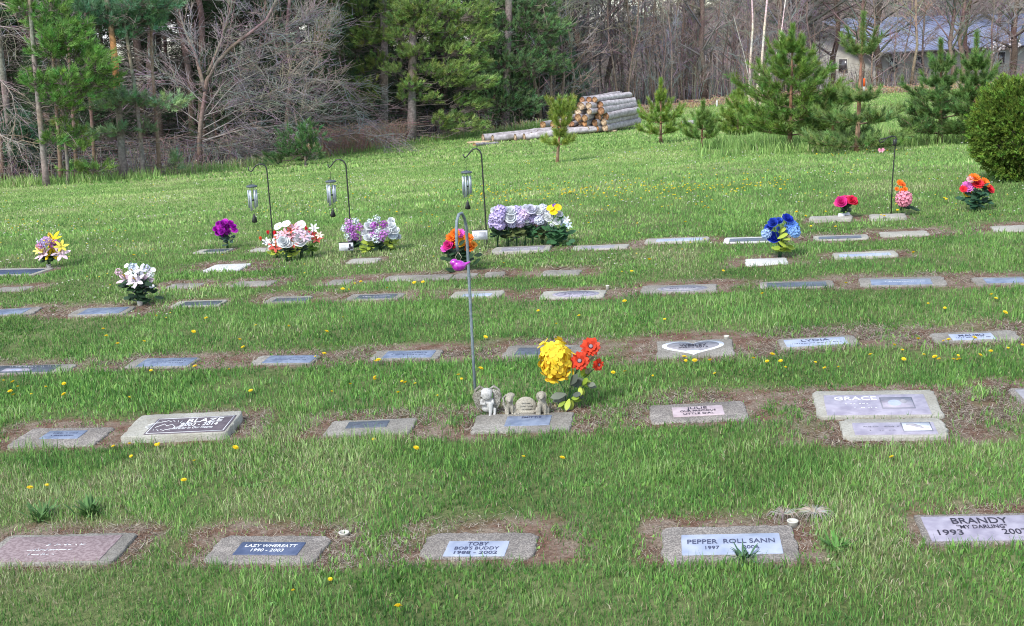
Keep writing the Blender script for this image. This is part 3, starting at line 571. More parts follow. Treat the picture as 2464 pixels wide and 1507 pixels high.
for k in range(42):
    x0, y0 = rng.choice(((150, 790), (420, 900), (800, 900), (60, 950), (1700, 890), (1950, 880), (2250, 860), (2400, 840), (1550, 900), (900, 690), (2300, 750), (1000, 930)))
    q = at(rng.gauss(x0, 90), rng.gauss(y0, 14))
    if stone_mask(np.array([q.x]), np.array([q.y]))[0][0] < .3 and abs(q.x / q.y) < .45: pts.append((q, 'yellow dandelion in the grass among the grave stones', 'dandelions among the stones', rng.uniform(.5, .95)))
for i, (p, lb, gr, s_) in enumerate(pts):
    s_ *= 1 + .006 * max(0, p.y - 8)
    o = empty('dandelion', p, lb, 'dandelion', gr, rng.uniform(0, 6)); o.rotation_euler = (rng.uniform(.1, .5), rng.uniform(-.25, .25), rng.uniform(0, 6.28)); o.scale = (s_, s_, min(s_, 1.1) * rng.uniform(.7, 1.2))
    link('stem', d_st, o); link('flower_head', d_hd, o)
# clover and tiny white flowers too many to count
rg = np.random.default_rng(9); n = 3000
py_ = rg.uniform(9, 26, n); px_ = rg.uniform(-.46, .46, n) * py_
k = (fbm(px_, py_, .9, 91) > .56) & (stone_mask(px_, py_)[0] < .1) | ((abs(py_ - 17.5 - px_ * .12) < .5) & (px_ < -2) & (px_ > -5.4))
px_, py_ = px_[k], py_[k]; n = len(px_); c = np.where(rg.random((n, 1)) < .78, np.array([[.62, .62, .55]]), np.array([[.75, .58, .08]])) * rg.uniform(.8, 1.1, (n, 1))
Vv, lp, s_, cc = blades(px_, py_, rg.uniform(.045, .06, n), np.full(n, .014), rg.uniform(0, .3, n), c, rg)
Vv = Vv.reshape(n, 5, 3); top = Vv[:, 4].copy(); r_ = .004 + .0003 * py_
for j, (dx, dz) in enumerate(((-1, 0), (1, 0), (1, .8), (-1, .8))): Vv[:, j] = top + np.stack([dx * r_, np.zeros(n), dz * r_ * .8], -1)
Vv[:, 4] = top + np.stack([np.zeros(n), np.zeros(n), r_ * 1.3], -1)
tag(link('clover_flowers', npmesh('clover_flowers', Vv.reshape(-1, 3), lp, s_, [M_grass], False, cc)), 'tiny white clover and daisy specks scattered over the far lawn', 'clover', kind='stuff')
n = 240; rr_ = random.Random(31); V_ = []; 
for k_ in range(n):
    px = rr_.uniform(1120, 1900); q = at(px, rr_.gauss(474 - (px - 1150) * .035, 8 + 16 * (rr_.random() < .4))); V_.append((q.x, q.y, q.z + .05))
V_ = np.array(V_); c = np.array([[.80, .60, .03]]) * rg.uniform(.8, 1.1, (n, 1)); r_ = np.full(n, .0105)
Vv, lp, s_, cc = blades(V_[:, 0], V_[:, 1], np.full(n, .05), np.full(n, .01), np.zeros(n), c, rg); Vv = Vv.reshape(n, 5, 3)
for j, (dx, dz) in enumerate(((-1, -.3), (1, -.3), (.9, .4), (-.9, .4))): Vv[:, j] = V_ + np.stack([dx * r_, np.zeros(n), dz * r_], -1)
Vv[:, 4] = V_ + np.stack([np.zeros(n), np.zeros(n), r_ * .7], -1)
tag(link('distant_dandelions', npmesh('distant_dandelions', Vv.reshape(-1, 3), lp, s_, [M_grass], False, cc)), 'dense speckle of yellow dandelions in the far band of lawn', 'dandelions', kind='stuff')
# ------------------------------------------------------------------ blossoms
def petal(mb, c, ax, out, L_, W_, cup=.3, tipn=.5, m=0, t=None, segs=4):
    """a petal from c towards out, normal ax, curling towards ax by cup"""
    out = out.normalized(); sd_ = ax.cross(out).normalized(); V = []; n = segs
    for i in range(n + 1):
        f = i / n; w_ = W_ * float(np.interp(f, [0, .25, .55, .8, .93, 1], [.2, .62, 1, .98, .72, .30] if tipn > .3 else [.2, .75, 1, .62, .28, .03]))
        w_ = max(w_, W_ * .06); p = c + out * (L_ * math.sin(min(1.4, f * (1 + cup * .3))) / math.sin(min(1.4, 1 + cup * .3))) + ax * (cup * L_ * f * f)
        V += [p - sd_ * w_ + ax * cup * w_ * .5, p, p + sd_ * w_ + ax * cup * w_ * .5]
    F = []
    for i in range(n): a = i * 3; F += [(a, a + 1, a + 4, a + 3), (a + 1, a + 2, a + 5, a + 4)]
    mb.add(V, F, m, t)
def blossom(kind, col, seed):
    """unit blossom (radius about 1) facing +Z; a mesh with petals of colour col"""
    rng = random.Random(seed); mb = MB(); Z = Vector((0, 0, 1))
    def cv(k=1., c=None): c = c or col; q = rng.uniform(.82, 1.12) * k; return tuple(min(.9, v * q) for v in c)
    if kind == 'rose':
        for n, up, L_, W_ in ((3, 1.3, .60, .30), (5, .95, .76, .36), (6, .5, .92, .42), (7, .05, 1.02, .42)):
            for k in range(n):
                a = 2 * PI * (k + rng.uniform(-.15, .15)) / n + n; o = Vector((math.cos(a), math.sin(a), up * .9)); ax = (Z * 1.0 - o * (up * .5)).normalized()
                petal(mb, Vector((0, 0, -.25)), (Z - o.normalized() * Z.dot(o.normalized())).normalized(), o, L_, W_, .35, m=0, t=cv((.80 + .2 * (1 - up / 1.3)) * rng.uniform(.9, 1.08)))
    elif kind == 'lily':
        for k in range(6):
            a = 2 * PI * k / 6 + rng.uniform(-.1, .1); o = Vector((math.cos(a), math.sin(a), .55)); petal(mb, Vector((0, 0, -.5)), (Z - o.normalized() * .48).normalized(), o, 1.25, .26, -.25, .2, t=cv())
        for k in range(4): mb.tube([(0, 0, -.3), (rng.uniform(-.2, .2), rng.uniform(-.2, .2), .5)], .03, 4, 0, (.5, .3, .05))
        mb.tube([(0, 0, -.95), (0, 0, -.4)], [.06, .17], 6, 0, cv(.8))
    elif kind == 'daisy':
        for n, L_, up in ((13, 1.0, -.1), (12, .9, .2), (9, .68, .6)):
            for k in range(n):
                a = 2 * PI * (k + .5 * (L_ < 1)) / n + rng.uniform(-.06, .06); o = Vector((math.cos(a), math.sin(a), up)); petal(mb, Vector((0, 0, .05 * up)), (Z - o * up).normalized(), o, L_ * rng.uniform(.86, 1.06), .185, rng.uniform(-.2, .12), tipn=.5, t=cv(rng.uniform(.55, 1.1)), segs=4)
        mb.ball((0, 0, .1), (.27, .27, .16), 0, 10, 6, t=(.05, .035, .045)); mb.lathe([(.16, .2), (.19, .26), (.10, .28)], 10, t=(.35, .28, .32))
    elif kind == 'zinnia':
        for n, L_, up in ((14, 1.0, .1), (12, .8, .45), (10, .58, .85), (6, .36, 1.6)):
            for k in range(n):
                a = 2 * PI * (k + rng.uniform(-.2, .2)) / n; o = Vector((math.cos(a), math.sin(a), up)); petal(mb, Vector((0, 0, -.05)), (Z - o.normalized() * o.normalized().z).normalized(), o, L_, .17, .1, t=cv())
    elif kind in ('hydra', 'pompon', 'spray'):
        n = {'hydra': 42, 'pompon': 70, 'spray': 26}[kind]; fr = {'hydra': .30, 'pompon': .2, 'spray': .20}[kind]
        for k in range(n):
            z = 1 - 2 * (k + .5) / n; a = k * 2.39996; r = math.sqrt(1 - z * z); d = Vector((r * math.cos(a), r * math.sin(a), z))
            if kind == 'spray': d *= rng.uniform(.55, 1.05)
            c = d * rng.uniform(.74, .84); dn = d.normalized(); u = dn.orthogonal().normalized(); u.rotate(Matrix.Rotation(rng.uniform(0, 6), 3, dn)); cc = cv()
            for j in range(4):
                uu = u.copy(); uu.rotate(Matrix.Rotation(PI / 2 * j, 3, dn)); petal(mb, c, dn, (uu + dn * .25).normalized(), fr * 1.15, fr * .52, .25, t=cc, segs=2)
        mb.ball((0, 0, 0), .66 if kind != 'spray' else .3, 0, 10, 7, t=tuple(v * .6 for v in col))
    elif kind == 'bud':
        for k in range(5):
            a = 2 * PI * k / 5; o = Vector((math.cos(a) * .4, math.sin(a) * .4, 1)); petal(mb, Vector((0, 0, -.7)), Vector((-math.cos(a), -math.sin(a), .4)).normalized(), o, 1.5, .5, .22, t=cv())
    elif kind == 'pansy':
        for k in range(5):
            a = 2 * PI * k / 5; o = Vector((math.cos(a), math.sin(a), .15)); petal(mb, Vector((0, 0, 0)), Z, o, .95, .5, .12, t=cv())
        mb.ball((0, 0, .06), (.14, .14, .08), 0, 6, 4, t=(.6, .45, .1))
    return mb.mesh('blossom', [M_petal], True)
M_petal = mat('silk_petals', None, attr=True, rough=.6, transl=.22, spec=.2)
M_leaf = mat('silk_leaves', None, attr=True, rough=.55, transl=.12)
M_cup = mat('white_plastic', (.50, .48, .42), (.60, .58, .52), 60, rough=.5)
_bc = {}
def bl(kind, col, v=0):
    k = (kind, col, v)
    if k not in _bc: _bc[k] = blossom(kind, col, int(sum(col) * 977 + v * 31 + len(kind) * 7))
    return _bc[k]
WHITE = (.84, .87, .89); LILAC = (.58, .50, .78); VIOLET = (.50, .14, .58); MAG = (.50, .02, .50); PINK = (.82, .30, .50); PALEP = (.80, .55, .66); RED = (.75, .03, .05); CORAL = (.82, .16, .13); ORANGE = (.85, .20, .02); YEL = (.85, .62, .02); GOLD = (.83, .50, .03); BLUE = (.02, .05, .48); SKY = (.14, .30, .78); HOT = (.80, .05, .32)
def bouquet(label, base, blooms, leaves=(), stems=5, lcol=((.03, .07, .03), (.05, .11, .05)), group=None, cup=False, name='bouquet', seed=1, fan=.25, depth=.35, basez=0, stemw=.004, face=.55):
    """blooms: (kind, colour, px, py, size px); leaves: (px, py, spread px, count, leaf px)  in photo pixels; base: pixel of the foot"""
    p = at(*base); p.z += basez; S = ppm(p); rng = random.Random(seed); o = empty(name, p, label, 'artificial flowers', group)
    def loc(px, py, dy=0): q = atY(px, py, p.y + dy); return Vector((q.x - p.x, q.y - p.y, q.z - p.z))
    heads = []
    for i, (kd, col, px, py, sz) in enumerate(blooms):
        cx = sum(b[2] for b in blooms) / len(blooms)
        q = loc(px, py, rng.uniform(-1, .6) * depth * sz * 2 / S); b = link('blossom', bl(kd, col, i % 2), o); b.location = q
        r = sz / S / 2; b.scale = (r, r, r * rng.uniform(.85, 1.05))
        d = Vector(((px - cx) / 60 * .6 + rng.uniform(-.25, .25), -face - rng.uniform(0, .5), .75 + rng.uniform(-.2, .3)))
        if kd == 'bud': d = Vector((d.x * 1.0, -.1, 1))
        b.rotation_euler = d.to_track_quat('Z', 'Y').to_euler(); b.rotation_euler.rotate_axis('Z', rng.uniform(0, 6)); heads.append(q)
    sm = MB()
    for k in range(stems):
        h = heads[(k * max(1, len(heads) // stems)) % len(heads)]; b0 = Vector((rng.uniform(-.012, .012), rng.uniform(-.01, .01), -.02))
        sm.tube([b0, Vector((h.x * fan, h.y * fan, h.z * .45)), h - Vector((0, 0, .01))], [stemw, stemw * .9, stemw * .7], 5)
    sm.build('stems', [M_stemd], o)
    lf = MB()
    for (px, py, spx, n, lpx) in leaves:
        for k in range(n):
            c = loc(px + rng.gauss(0, spx * .5), py + rng.gauss(0, spx * .42), rng.uniform(-.5, .5) * spx / S); a = rng.uniform(0, 2 * PI)
            d = Vector((math.cos(a), math.sin(a), rng.uniform(-.3, .9))).normalized(); ax = (Vector((0, -.6, 1)) - d * d.dot(Vector((0, -.6, 1)))).normalized()
            q = rng.random(); cc = tuple((lcol[0][j] * (1 - q) + lcol[1][j] * q) for j in range(3)); petal(lf, c, ax, d, lpx / S * rng.uniform(.7, 1.2), lpx / S * .33, -.15, .2, t=cc)
    if leaves: lf.build('foliage', [M_leaf], o, True)
    if cup:
        cb = MB(); cb.lathe([(.014, -.03), (.022, .012), (.0235, .04), (.019, .04), (.014, .01)], 14); cb.build('vase', [M_cup], o, True)
    return o
M_stemd = mat('green_plastic_stem', (.02, .06, .03), (.04, .10, .05), 30, rough=.5)
def rnd(seed, cx, cy, rx, ry, n, pal, sz):
    rng = random.Random(seed); L_ = []; P = []
    for k in range(n):
        best = None
        for _ in range(25):
            a = rng.uniform(0, 2 * PI); r = math.sqrt(rng.random()); q = (cx + rx * r * math.cos(a), cy + ry * r * math.sin(a))
            dd = min([math.hypot((q[0] - u[0]) / rx, (q[1] - u[1]) / ry) for u in P] or [9])
            if best is None or dd > best[0]: best = (dd, q)
        P.append(best[1]); kd, col = pal[k % len(pal)]; L_.append((kd, col, best[1][0], best[1][1], sz * rng.uniform(.85, 1.15)))
    return L_
YG = ((.24, .34, .04), (.40, .48, .07)); DK = ((.012, .03, .015), (.03, .07, .03)); MG = ((.03, .10, .04), (.07, .17, .07)); OL = ((.06, .09, .03), (.14, .17, .06))
# yellow hydrangea with three orange red daisies
GR = ((.10, .12, .10), (.17, .19, .15))
hy = at(1365, 985); S0 = ppm(hy)
o = empty('bouquet', hy, 'big yellow hydrangea with three orange red daisies in a white cup', 'artificial flowers')
def loc0(px, py, dy=0): q = atY(px, py, hy.y + dy); return q - hy
mb = MB(); rg_ = random.Random(3); ec = loc0(1339, 868); ex, ez = 44 / S0, 55 / S0
for k in range(58):
    z = 1 - 2 * (k + .5) / 58; a = k * 2.39996 + rg_.uniform(-.2, .2); r = math.sqrt(1 - z * z); d = Vector((r * math.cos(a), r * math.sin(a), z)); lump = 1 + .10 * math.sin(3.1 * a + 5 * z) ; c = ec + Vector((d.x * ex, d.y * ex * .9, d.z * ez)) * (rg_.uniform(.72, .95) * lump)
    dn = (d + Vector((rg_.gauss(0, .28), rg_.gauss(0, .28), rg_.gauss(.1, .28)))).normalized(); u = dn.orthogonal().normalized(); u.rotate(Matrix.Rotation(rg_.uniform(0, 6), 3, dn)); q_ = rg_.uniform(.82, 1.1); sz_ = rg_.uniform(.8, 1.2)
    for j in range(rg_.choice((4, 4, 5))):
        q2 = q_ * rg_.uniform(.9, 1.1); cc = (.90 * q2, (.64 + .05 * d.z + rg_.uniform(-.05, .05)) * q2, .05 * q2); uu = u.copy(); uu.rotate(Matrix.Rotation(PI / 2 * j + rg_.uniform(-.25, .25), 3, dn)); petal(mb, c + dn * rg_.uniform(-.002, .003), dn, (uu + dn * rg_.uniform(-.35, .3)).normalized(), .037 * sz_ * rg_.uniform(.85, 1.1), .0175 * sz_, rg_.uniform(-.15, .3), tipn=.5, t=cc, segs=4)
    mb.ball(c + dn * .002, .0028, 0, 5, 4, t=(.35, .2, .03))
mb.ball(ec, (ex * .76, ex * .7, ez * .78), 0, 12, 9, t=(.75, .42, .03)); mb.build('hydrangea_head', [M_petal], o, True)
for (px, py, sz, d) in ((1421, 835, 50, (.1, -.8, .5)), (1395, 869, 50, (-.1, -.9, .35)), (1439, 878, 34, (.7, -.75, .1))):
    b = link('blossom', bl('daisy', (.82, .075, .03), px % 2), o); b.location = loc0(px, py, -.03); r = sz / S0 / 2; b.scale = (r, r, r); b.rotation_euler = Vector(d).to_track_quat('Z', 'Y').to_euler()
sm = MB()
for (px, py) in ((1339, 900), (1421, 838), (1395, 872), (1437, 880), (1405, 930)): h = loc0(px, py); sm.tube([(0, 0, 0), (h.x * .25, .0, h.z * .5), h], .0025, 5)
sm.build('stems', [M_stemd], o)
lf = MB()
for (px, py, dx, dz, sz, c) in ((1372, 925, .9, .5, 48, GR[0]), (1362, 948, -.9, -.35, 46, GR[1]), (1378, 950, .9, -.1, 36, GR[0]), (1400, 925, .9, .35, 34, YG[0]), (1395, 930, .5, -.9, 28, YG[1]), (1400, 905, .6, .8, 34, YG[0]), (1412, 925, 1, -.15, 32, GR[1]), (1370, 960, .2, -.9, 34, YG[1]), (1375, 958, .95, -.1, 32, YG[0]), (1360, 965, -.4, -.8, 26, YG[0]), (1412, 862, 1, .2, 26, (.3, .28, .17)), (1415, 900, -.3, .9, 26, (.3, .28, .17))):
    for j in range(3):
        d = Vector((dx + (j - 1) * .5, -.35 + .3 * (j - 1), dz - .35 * (j - 1))).normalized(); petal(lf, loc0(px, py, .012 * (j - 1)), Vector((.1 + .3 * (j - 1), -.8, .6)).normalized(), d, sz / S0 * (.95, .8, .7)[j], sz / S0 * .22, -.2, .2, t=tuple(v * (1, .75, 1.2)[j] for v in c))
lf.build('foliage', [M_leaf], o, True)
cb = MB(); cb.lathe([(.012, -.02), (.020, .012), (.022, .036), (.018, .036), (.012, .01)], 14); cb.build('vase', [M_cup], o, True)
# single bouquets
bouquet('yellow lilies with pink and violet flowers at the far left', (118, 645), [('lily', YEL, 122, 570, 44), ('lily', YEL, 125, 603, 46), ('lily', (.8, .7, .1), 147, 590, 30), ('lily', PALEP, 100, 608, 38), ('lily', (.8, .62, .74), 146, 607, 38), ('spray', LILAC, 103, 585, 34), ('spray', VIOLET, 132, 588, 32), ('spray', (.62, .4, .66), 112, 578, 30), ('spray', PINK, 97, 592, 26), ('lily', (.8, .75, .2), 92, 600, 24)], [(120, 620, 18, 22, 18)], lcol=DK, seed=2, fan=.15, stems=6, cup=True)
bouquet('pale pink and white lilies over dark leaves, in front of the others at the left', (337, 735), [('lily', WHITE, 318, 652, 36), ('lily', PALEP, 300, 668, 40), ('lily', (.8, .68, .78), 325, 672, 40), ('lily', PALEP, 345, 668, 42), ('lily', WHITE, 335, 650, 36), ('spray', (.6, .68, .84), 320, 642, 26), ('spray', PALEP, 285, 655, 24), ('spray', (.66, .66, .84), 352, 645, 26), ('spray', WHITE, 362, 662, 22), ('lily', (.8, .68, .76), 352, 682, 32), ('pansy', WHITE, 365, 690, 14), ('pansy', WHITE, 368, 650, 14), ('pansy', WHITE, 305, 640, 14), ('pansy', WHITE, 296, 688, 12), ('lily', WHITE, 330, 688, 26)], [(333, 697, 30, 60, 24)], lcol=DK, seed=4, stems=6, fan=.1, cup=True)
bouquet('round magenta purple bouquet with dark leaves', (548, 600), rnd(5, 542, 549, 24, 16, 16, [('rose', MAG), ('zinnia', (.55, .03, .52)), ('rose', (.42, .02, .46))], 19), [(547, 577, 14, 26, 14)], lcol=((.03, .06, .05), (.07, .12, .10)), seed=5, fan=.1, stems=4)
bouquet('orange, red and hot pink bouquet behind the hook with a dark leafy base', (1108, 652), [('zinnia', RED, 1088, 583, 30), ('rose', HOT, 1078, 590, 26), ('zinnia', (.75, .12, .55), 1070, 598, 22), ('zinnia', ORANGE, 1085, 572, 28), ('zinnia', ORANGE, 1095, 562, 26), ('zinnia', (.78, .12, .58), 1108, 562, 26), ('zinnia', ORANGE, 1127, 572, 28), ('zinnia', ORANGE, 1128, 595, 34), ('zinnia', (.85, .35, .03), 1110, 578, 30), ('zinnia', GOLD, 1106, 586, 26), ('zinnia', (.84, .36, .05), 1140, 588, 20), ('rose', RED, 1098, 592, 22)], [(1108, 615, 32, 60, 24), (1106, 635, 12, 16, 16)], lcol=DK, seed=6, fan=.1, cup=True)
bouquet('blue roses and pale blue carnations with yellow green leaves', (1876, 622), [('rose', BLUE, 1895, 526, 30), ('rose', (.03, .07, .5), 1860, 536, 26), ('rose', (.05, .12, .6), 1874, 532, 22), ('hydra', SKY, 1905, 548, 38), ('hydra', (.25, .45, .82), 1912, 558, 30), ('rose', BLUE, 1862, 572, 34), ('hydra', (.4, .55, .85), 1844, 562, 26), ('rose', (.04, .09, .55), 1850, 548, 22), ('bud', (.1, .2, .7), 1872, 552, 18)], [(1885, 585, 26, 22, 26), (1872, 605, 12, 12, 20)], lcol=YG, seed=7, fan=.2)
bouquet('low pink red roses with two white tags hanging at the foot', (2030, 527), [('rose', HOT, 2024, 486, 30), ('rose', (.85, .12, .28), 2038, 482, 30), ('rose', (.8, .04, .12), 2050, 482, 26), ('rose', (.85, .18, .36), 2018, 490, 24), ('rose', RED, 2055, 486, 20)], [(2034, 502, 14, 22, 14)], lcol=DK, seed=8, fan=.1)
bouquet('pink pompon flower with small orange flowers behind it, beside the right hook', (2170, 520), [('pompon', (.82, .32, .42), 2175, 478, 44), ('zinnia', ORANGE, 2166, 440, 18), ('zinnia', (.85, .15, .03), 2172, 444, 16), ('zinnia', ORANGE, 2158, 455, 12), ('zinnia', ORANGE, 2178, 455, 14), ('zinnia', ORANGE, 2170, 458, 12)], [(2188, 498, 10, 7, 22)], lcol=DK, seed=9, fan=.6)
bouquet('tall orange, red and violet zinnia bouquet in front of the clipped bush', (2350, 508), [('zinnia', ORANGE, 2345, 428, 30), ('zinnia', RED, 2352, 442, 34), ('zinnia', ORANGE, 2370, 440, 30), ('zinnia', (.75, .2, .6), 2328, 450, 32), ('zinnia', RED, 2382, 455, 28), ('zinnia', GOLD, 2329, 465, 24), ('zinnia', RED, 2318, 455, 20), ('zinnia', (.8, .45, .5), 2335, 432, 20)], [(2355, 470, 22, 40, 24), (2352, 492, 18, 26, 22)], lcol=((.02, .06, .03), (.04, .11, .06)), seed=10)
# cluster of red, pink and white bouquets
G1 = 'bouquets crowded together under the left wind chime'
bouquet('red and white tulip bouquet at the left end of the red and white cluster', (668, 622), [('lily', CORAL, 662, 592, 30), ('bud', RED, 645, 560, 14), ('bud', (.8, .15, .05), 627, 575, 14), ('lily', WHITE, 652, 582, 28), ('lily', CORAL, 672, 572, 26), ('lily', WHITE, 640, 580, 20), ('bud', RED, 660, 562, 16)], [(665, 608, 10, 20, 16)], lcol=YG, seed=11, group=G1)
bouquet('pink and white cherry blossom bouquet forming the top of the red and white cluster', (700, 628), rnd(12, 700, 560, 38, 24, 16, [('lily', PALEP), ('pansy', (.84, .68, .76)), ('lily', CORAL), ('pansy', WHITE), ('lily', (.84, .45, .52))], 22), [(705, 605, 16, 28, 16)], lcol=YG, seed=12, group=G1)
bouquet('low white rose bouquet at the front of the red and white cluster', (690, 630), [('rose', WHITE, 682, 582, 34), ('rose', WHITE, 692, 588, 26), ('lily', CORAL, 704, 582, 26)], [(690, 602, 12, 14, 14)], lcol=DK, seed=13, group=G1)
bouquet('big white rose bouquet in the middle of the red and white cluster', (726, 624), [('rose', WHITE, 722, 578, 38), ('rose', (.74, .80, .88), 712, 572, 30), ('rose', WHITE, 735, 572, 28), ('lily', (.84, .5, .55), 742, 565, 24)], [(726, 598, 10, 18, 14)], lcol=DK, seed=14, group=G1)
bouquet('red and cream bouquet with fresh green leaves, right end of the red and white cluster', (752, 618), [('lily', RED, 750, 560, 24), ('lily', WHITE, 755, 548, 22), ('lily', CORAL, 762, 572, 28), ('lily', (.84, .6, .5), 742, 572, 22), ('bud', RED, 737, 552, 14), ('bud', CORAL, 735, 546, 12), ('lily', (.84, .7, .6), 768, 565, 18)], [(752, 598, 15, 40, 14)], lcol=((.12, .26, .03), (.22, .38, .05)), seed=15, group=G1)
# cluster violet and white
G2 = 'bouquets crowded together under the middle wind chime'
bouquet('violet and pale blue spray bouquet at the left of the violet and white cluster', (848, 610), rnd(16, 848, 555, 20, 24, 10, [('spray', (.72, .80, .82)), ('spray', (.55, .2, .6)), ('spray', (.66, .36, .7)), ('spray', (.5, .16, .55))], 26), [(850, 590, 10, 20, 18)], lcol=DK, seed=16, group=G2)
bouquet('white rose bouquet with yellow green leaves in the violet and white cluster', (888, 608), [('rose', WHITE, 888, 545, 28), ('rose', WHITE, 880, 560, 26), ('rose', WHITE, 897, 558, 24), ('rose', WHITE, 886, 573, 26), ('spray', (.7, .82, .8), 890, 535, 24)], [(888, 592, 14, 20, 20)], lcol=YG, seed=17, group=G2)
bouquet('violet bouquet with pale tops right of the white roses in the violet cluster', (913, 608), rnd(18, 912, 552, 14, 28, 8, [('spray', (.58, .24, .64)), ('spray', (.72, .80, .82)), ('spray', (.5, .14, .55))], 26), [(912, 590, 12, 26, 16)], lcol=DK, seed=18, group=G2)
bouquet('upright white magnolia bouquet at the right end of the violet and white cluster', (940, 604), [('rose', WHITE, 941, 532, 20), ('rose', WHITE, 942, 543, 22), ('rose', WHITE, 932, 556, 24), ('rose', WHITE, 950, 555, 24), ('rose', (.72, .8, .88), 945, 568, 24), ('rose', WHITE, 957, 570, 18)], [(940, 585, 14, 24, 18)], lcol=YG, seed=19, group=G2)
# long lilac bed
G3 = 'row of bouquets forming the long lilac and white bed'
for i, (bx, by, pal, sz, lc, lb) in enumerate(((1198, 598, [('hydra', LILAC), ('rose', WHITE), ('hydra', (.6, .5, .8))], 30, DK, 'lilac and white bouquet at the left end of the long flower bed'), (1222, 596, [('rose', WHITE), ('hydra', (.62, .6, .82))], 28, OL, 'white and pale lilac bouquet, second from the left in the long flower bed'),
        (1244, 594, [('hydra', (.62, .56, .80)), ('rose', (.74, .74, .86))], 28, OL, 'pale lilac bouquet, third from the left in the long flower bed'), (1264, 593, [('hydra', (.70, .56, .78)), ('rose', (.72, .72, .84)), ('rose', WHITE)], 28, DK, 'pinkish lilac bouquet in the middle of the long flower bed'),
        (1282, 592, [('hydra', LILAC), ('hydra', (.64, .48, .78)), ('rose', WHITE), ('rose', (.72, .72, .84))], 28, MG, 'deep lilac bouquet, right of the middle of the long flower bed'), (1305, 590, [('rose', WHITE), ('hydra', (.7, .72, .84))], 26, OL, 'white rose bouquet behind the yellow ones in the long flower bed'))):
    B = rnd(30 + i, bx, 525 - (bx - 1200) * .06, 18, 20, 7, pal, sz)
    if i == 4: B.append(('rose', GOLD, 1290, 538, 20))
    bouquet(lb, (bx, by), B, [(bx + 2, 560, 16, 24, 20)], lcol=lc, seed=30 + i, group=G3, fan=.2)
bouquet('white and pale blue bouquet with yellow pansies, right end of the long flower bed', (1335, 592), [('pansy', YEL, 1325, 502, 22), ('pansy', YEL, 1342, 500, 20), ('pansy', YEL, 1332, 512, 22), ('rose', WHITE, 1345, 515, 22), ('rose', WHITE, 1320, 525, 22), ('pansy', (.2, .08, .4), 1334, 495, 12), ('lily', (.66, .78, .9), 1352, 530, 24), ('lily', WHITE, 1362, 528, 18), ('lily', (.66, .78, .9), 1368, 540, 20), ('rose', WHITE, 1340, 533, 20), ('spray', WHITE, 1328, 540, 16)], [(1340, 558, 26, 44, 24), (1352, 578, 20, 20, 24)], lcol=MG, seed=40, group=G3)
# white tags at the low red roses
for px, py, a, lb in ((2022, 520, .05, 'small white tag at the left foot of the low pink red roses'), (2040, 517, -.5, 'small tilted white tag at the right foot of the low pink red roses')):
    p = at(px, py + 7); q = empty('paper_tag', p, lb, 'tag'); mb = MB(); mb.box((0, -.03, .035), (.06, .0015, .045), 0); mb.tube([(0, -.028, -.01), (0, -.028, .02)], .0015, 4); ob = mb.build('card', [P_white], q); ob.rotation_euler = (0, a, 0)
# ------------------------------------------------------------------ hooks, chimes, name cards
def resample(P, k):
    P = np.array([tuple(p) for p in P]); d = np.concatenate([[0], np.cumsum(np.linalg.norm(np.diff(P, axis=0), axis=1))]); t = np.linspace(0, d[-1], k)
    return [Vector([np.interp(v, d, P[:, j]) for j in range(3)]) for v in t]
def chime(hang, H_, label, seed, off):
    """a wind chime hanging at world point hang"""
    rng = random.Random(seed); o = empty('wind_chime', hang, label, 'wind chime'); mb = MB()
    mb.tube([(0, 0, .012), (.004, 0, -.01), (-.003, 0, -.03), (.003, 0, -.05), (0, 0, -.07), (0, 0, -.12)], .0022, 5)
    for k in range(3): a = 2 * PI * k / 3; mb.tube([(0, 0, -.085), (.04 * math.cos(a), .04 * math.sin(a), -.125)], .0012, 4)
    mb.build('hanger_cord', [M_blackmetal], o)
    cp = MB(); cp.lathe([(.05, -.142), (.055, -.136), (.053, -.128), (.03, -.12), (.008, -.116)], 18); cp.build('cap', [M_cap], o, True)
    for k in range(6):
        a = 2 * PI * k / 6 + .3; x, y = .039 * math.cos(a), .039 * math.sin(a); l = (.165, .185, .21, .175, .195, .17)[k]; t = MB()
        t.tube([(x, y, -.17), (x * 1.02, y, -.17 - l)], .0078, 8); t.tube([(x, y, -.13), (x, y, -.175)], .0012, 4); t.build('tube', [M_tube], o, True)
    t = MB(); t.lathe([(.015, -.275), (.018, -.27), (.015, -.262)], 12); t.build('striker', [M_blackmetal], o)
    t = MB(); t.tube([(0, 0, -.14), (.002, 0, -.41)], .0018, 4)
    V = []; pr = [(.003, -.400), (.009, -.42), (.018, -.445), (.026, -.468), (.028, -.480), (.022, -.489), (0, -.493)]
    V = [(x, yy, z) for yy in (-.003, .003) for x, z in pr + [(-x, z) for x, z in reversed(pr[:-1])]]; n = len(V) // 2
    t.add(V, [tuple(range(n)), tuple(n + k for k in reversed(range(n)))] + [(k, n + k, n + (k + 1) % n, (k + 1) % n) for k in range(n)]); t.build('wind_sail', [M_blackmetal], o)
    return o
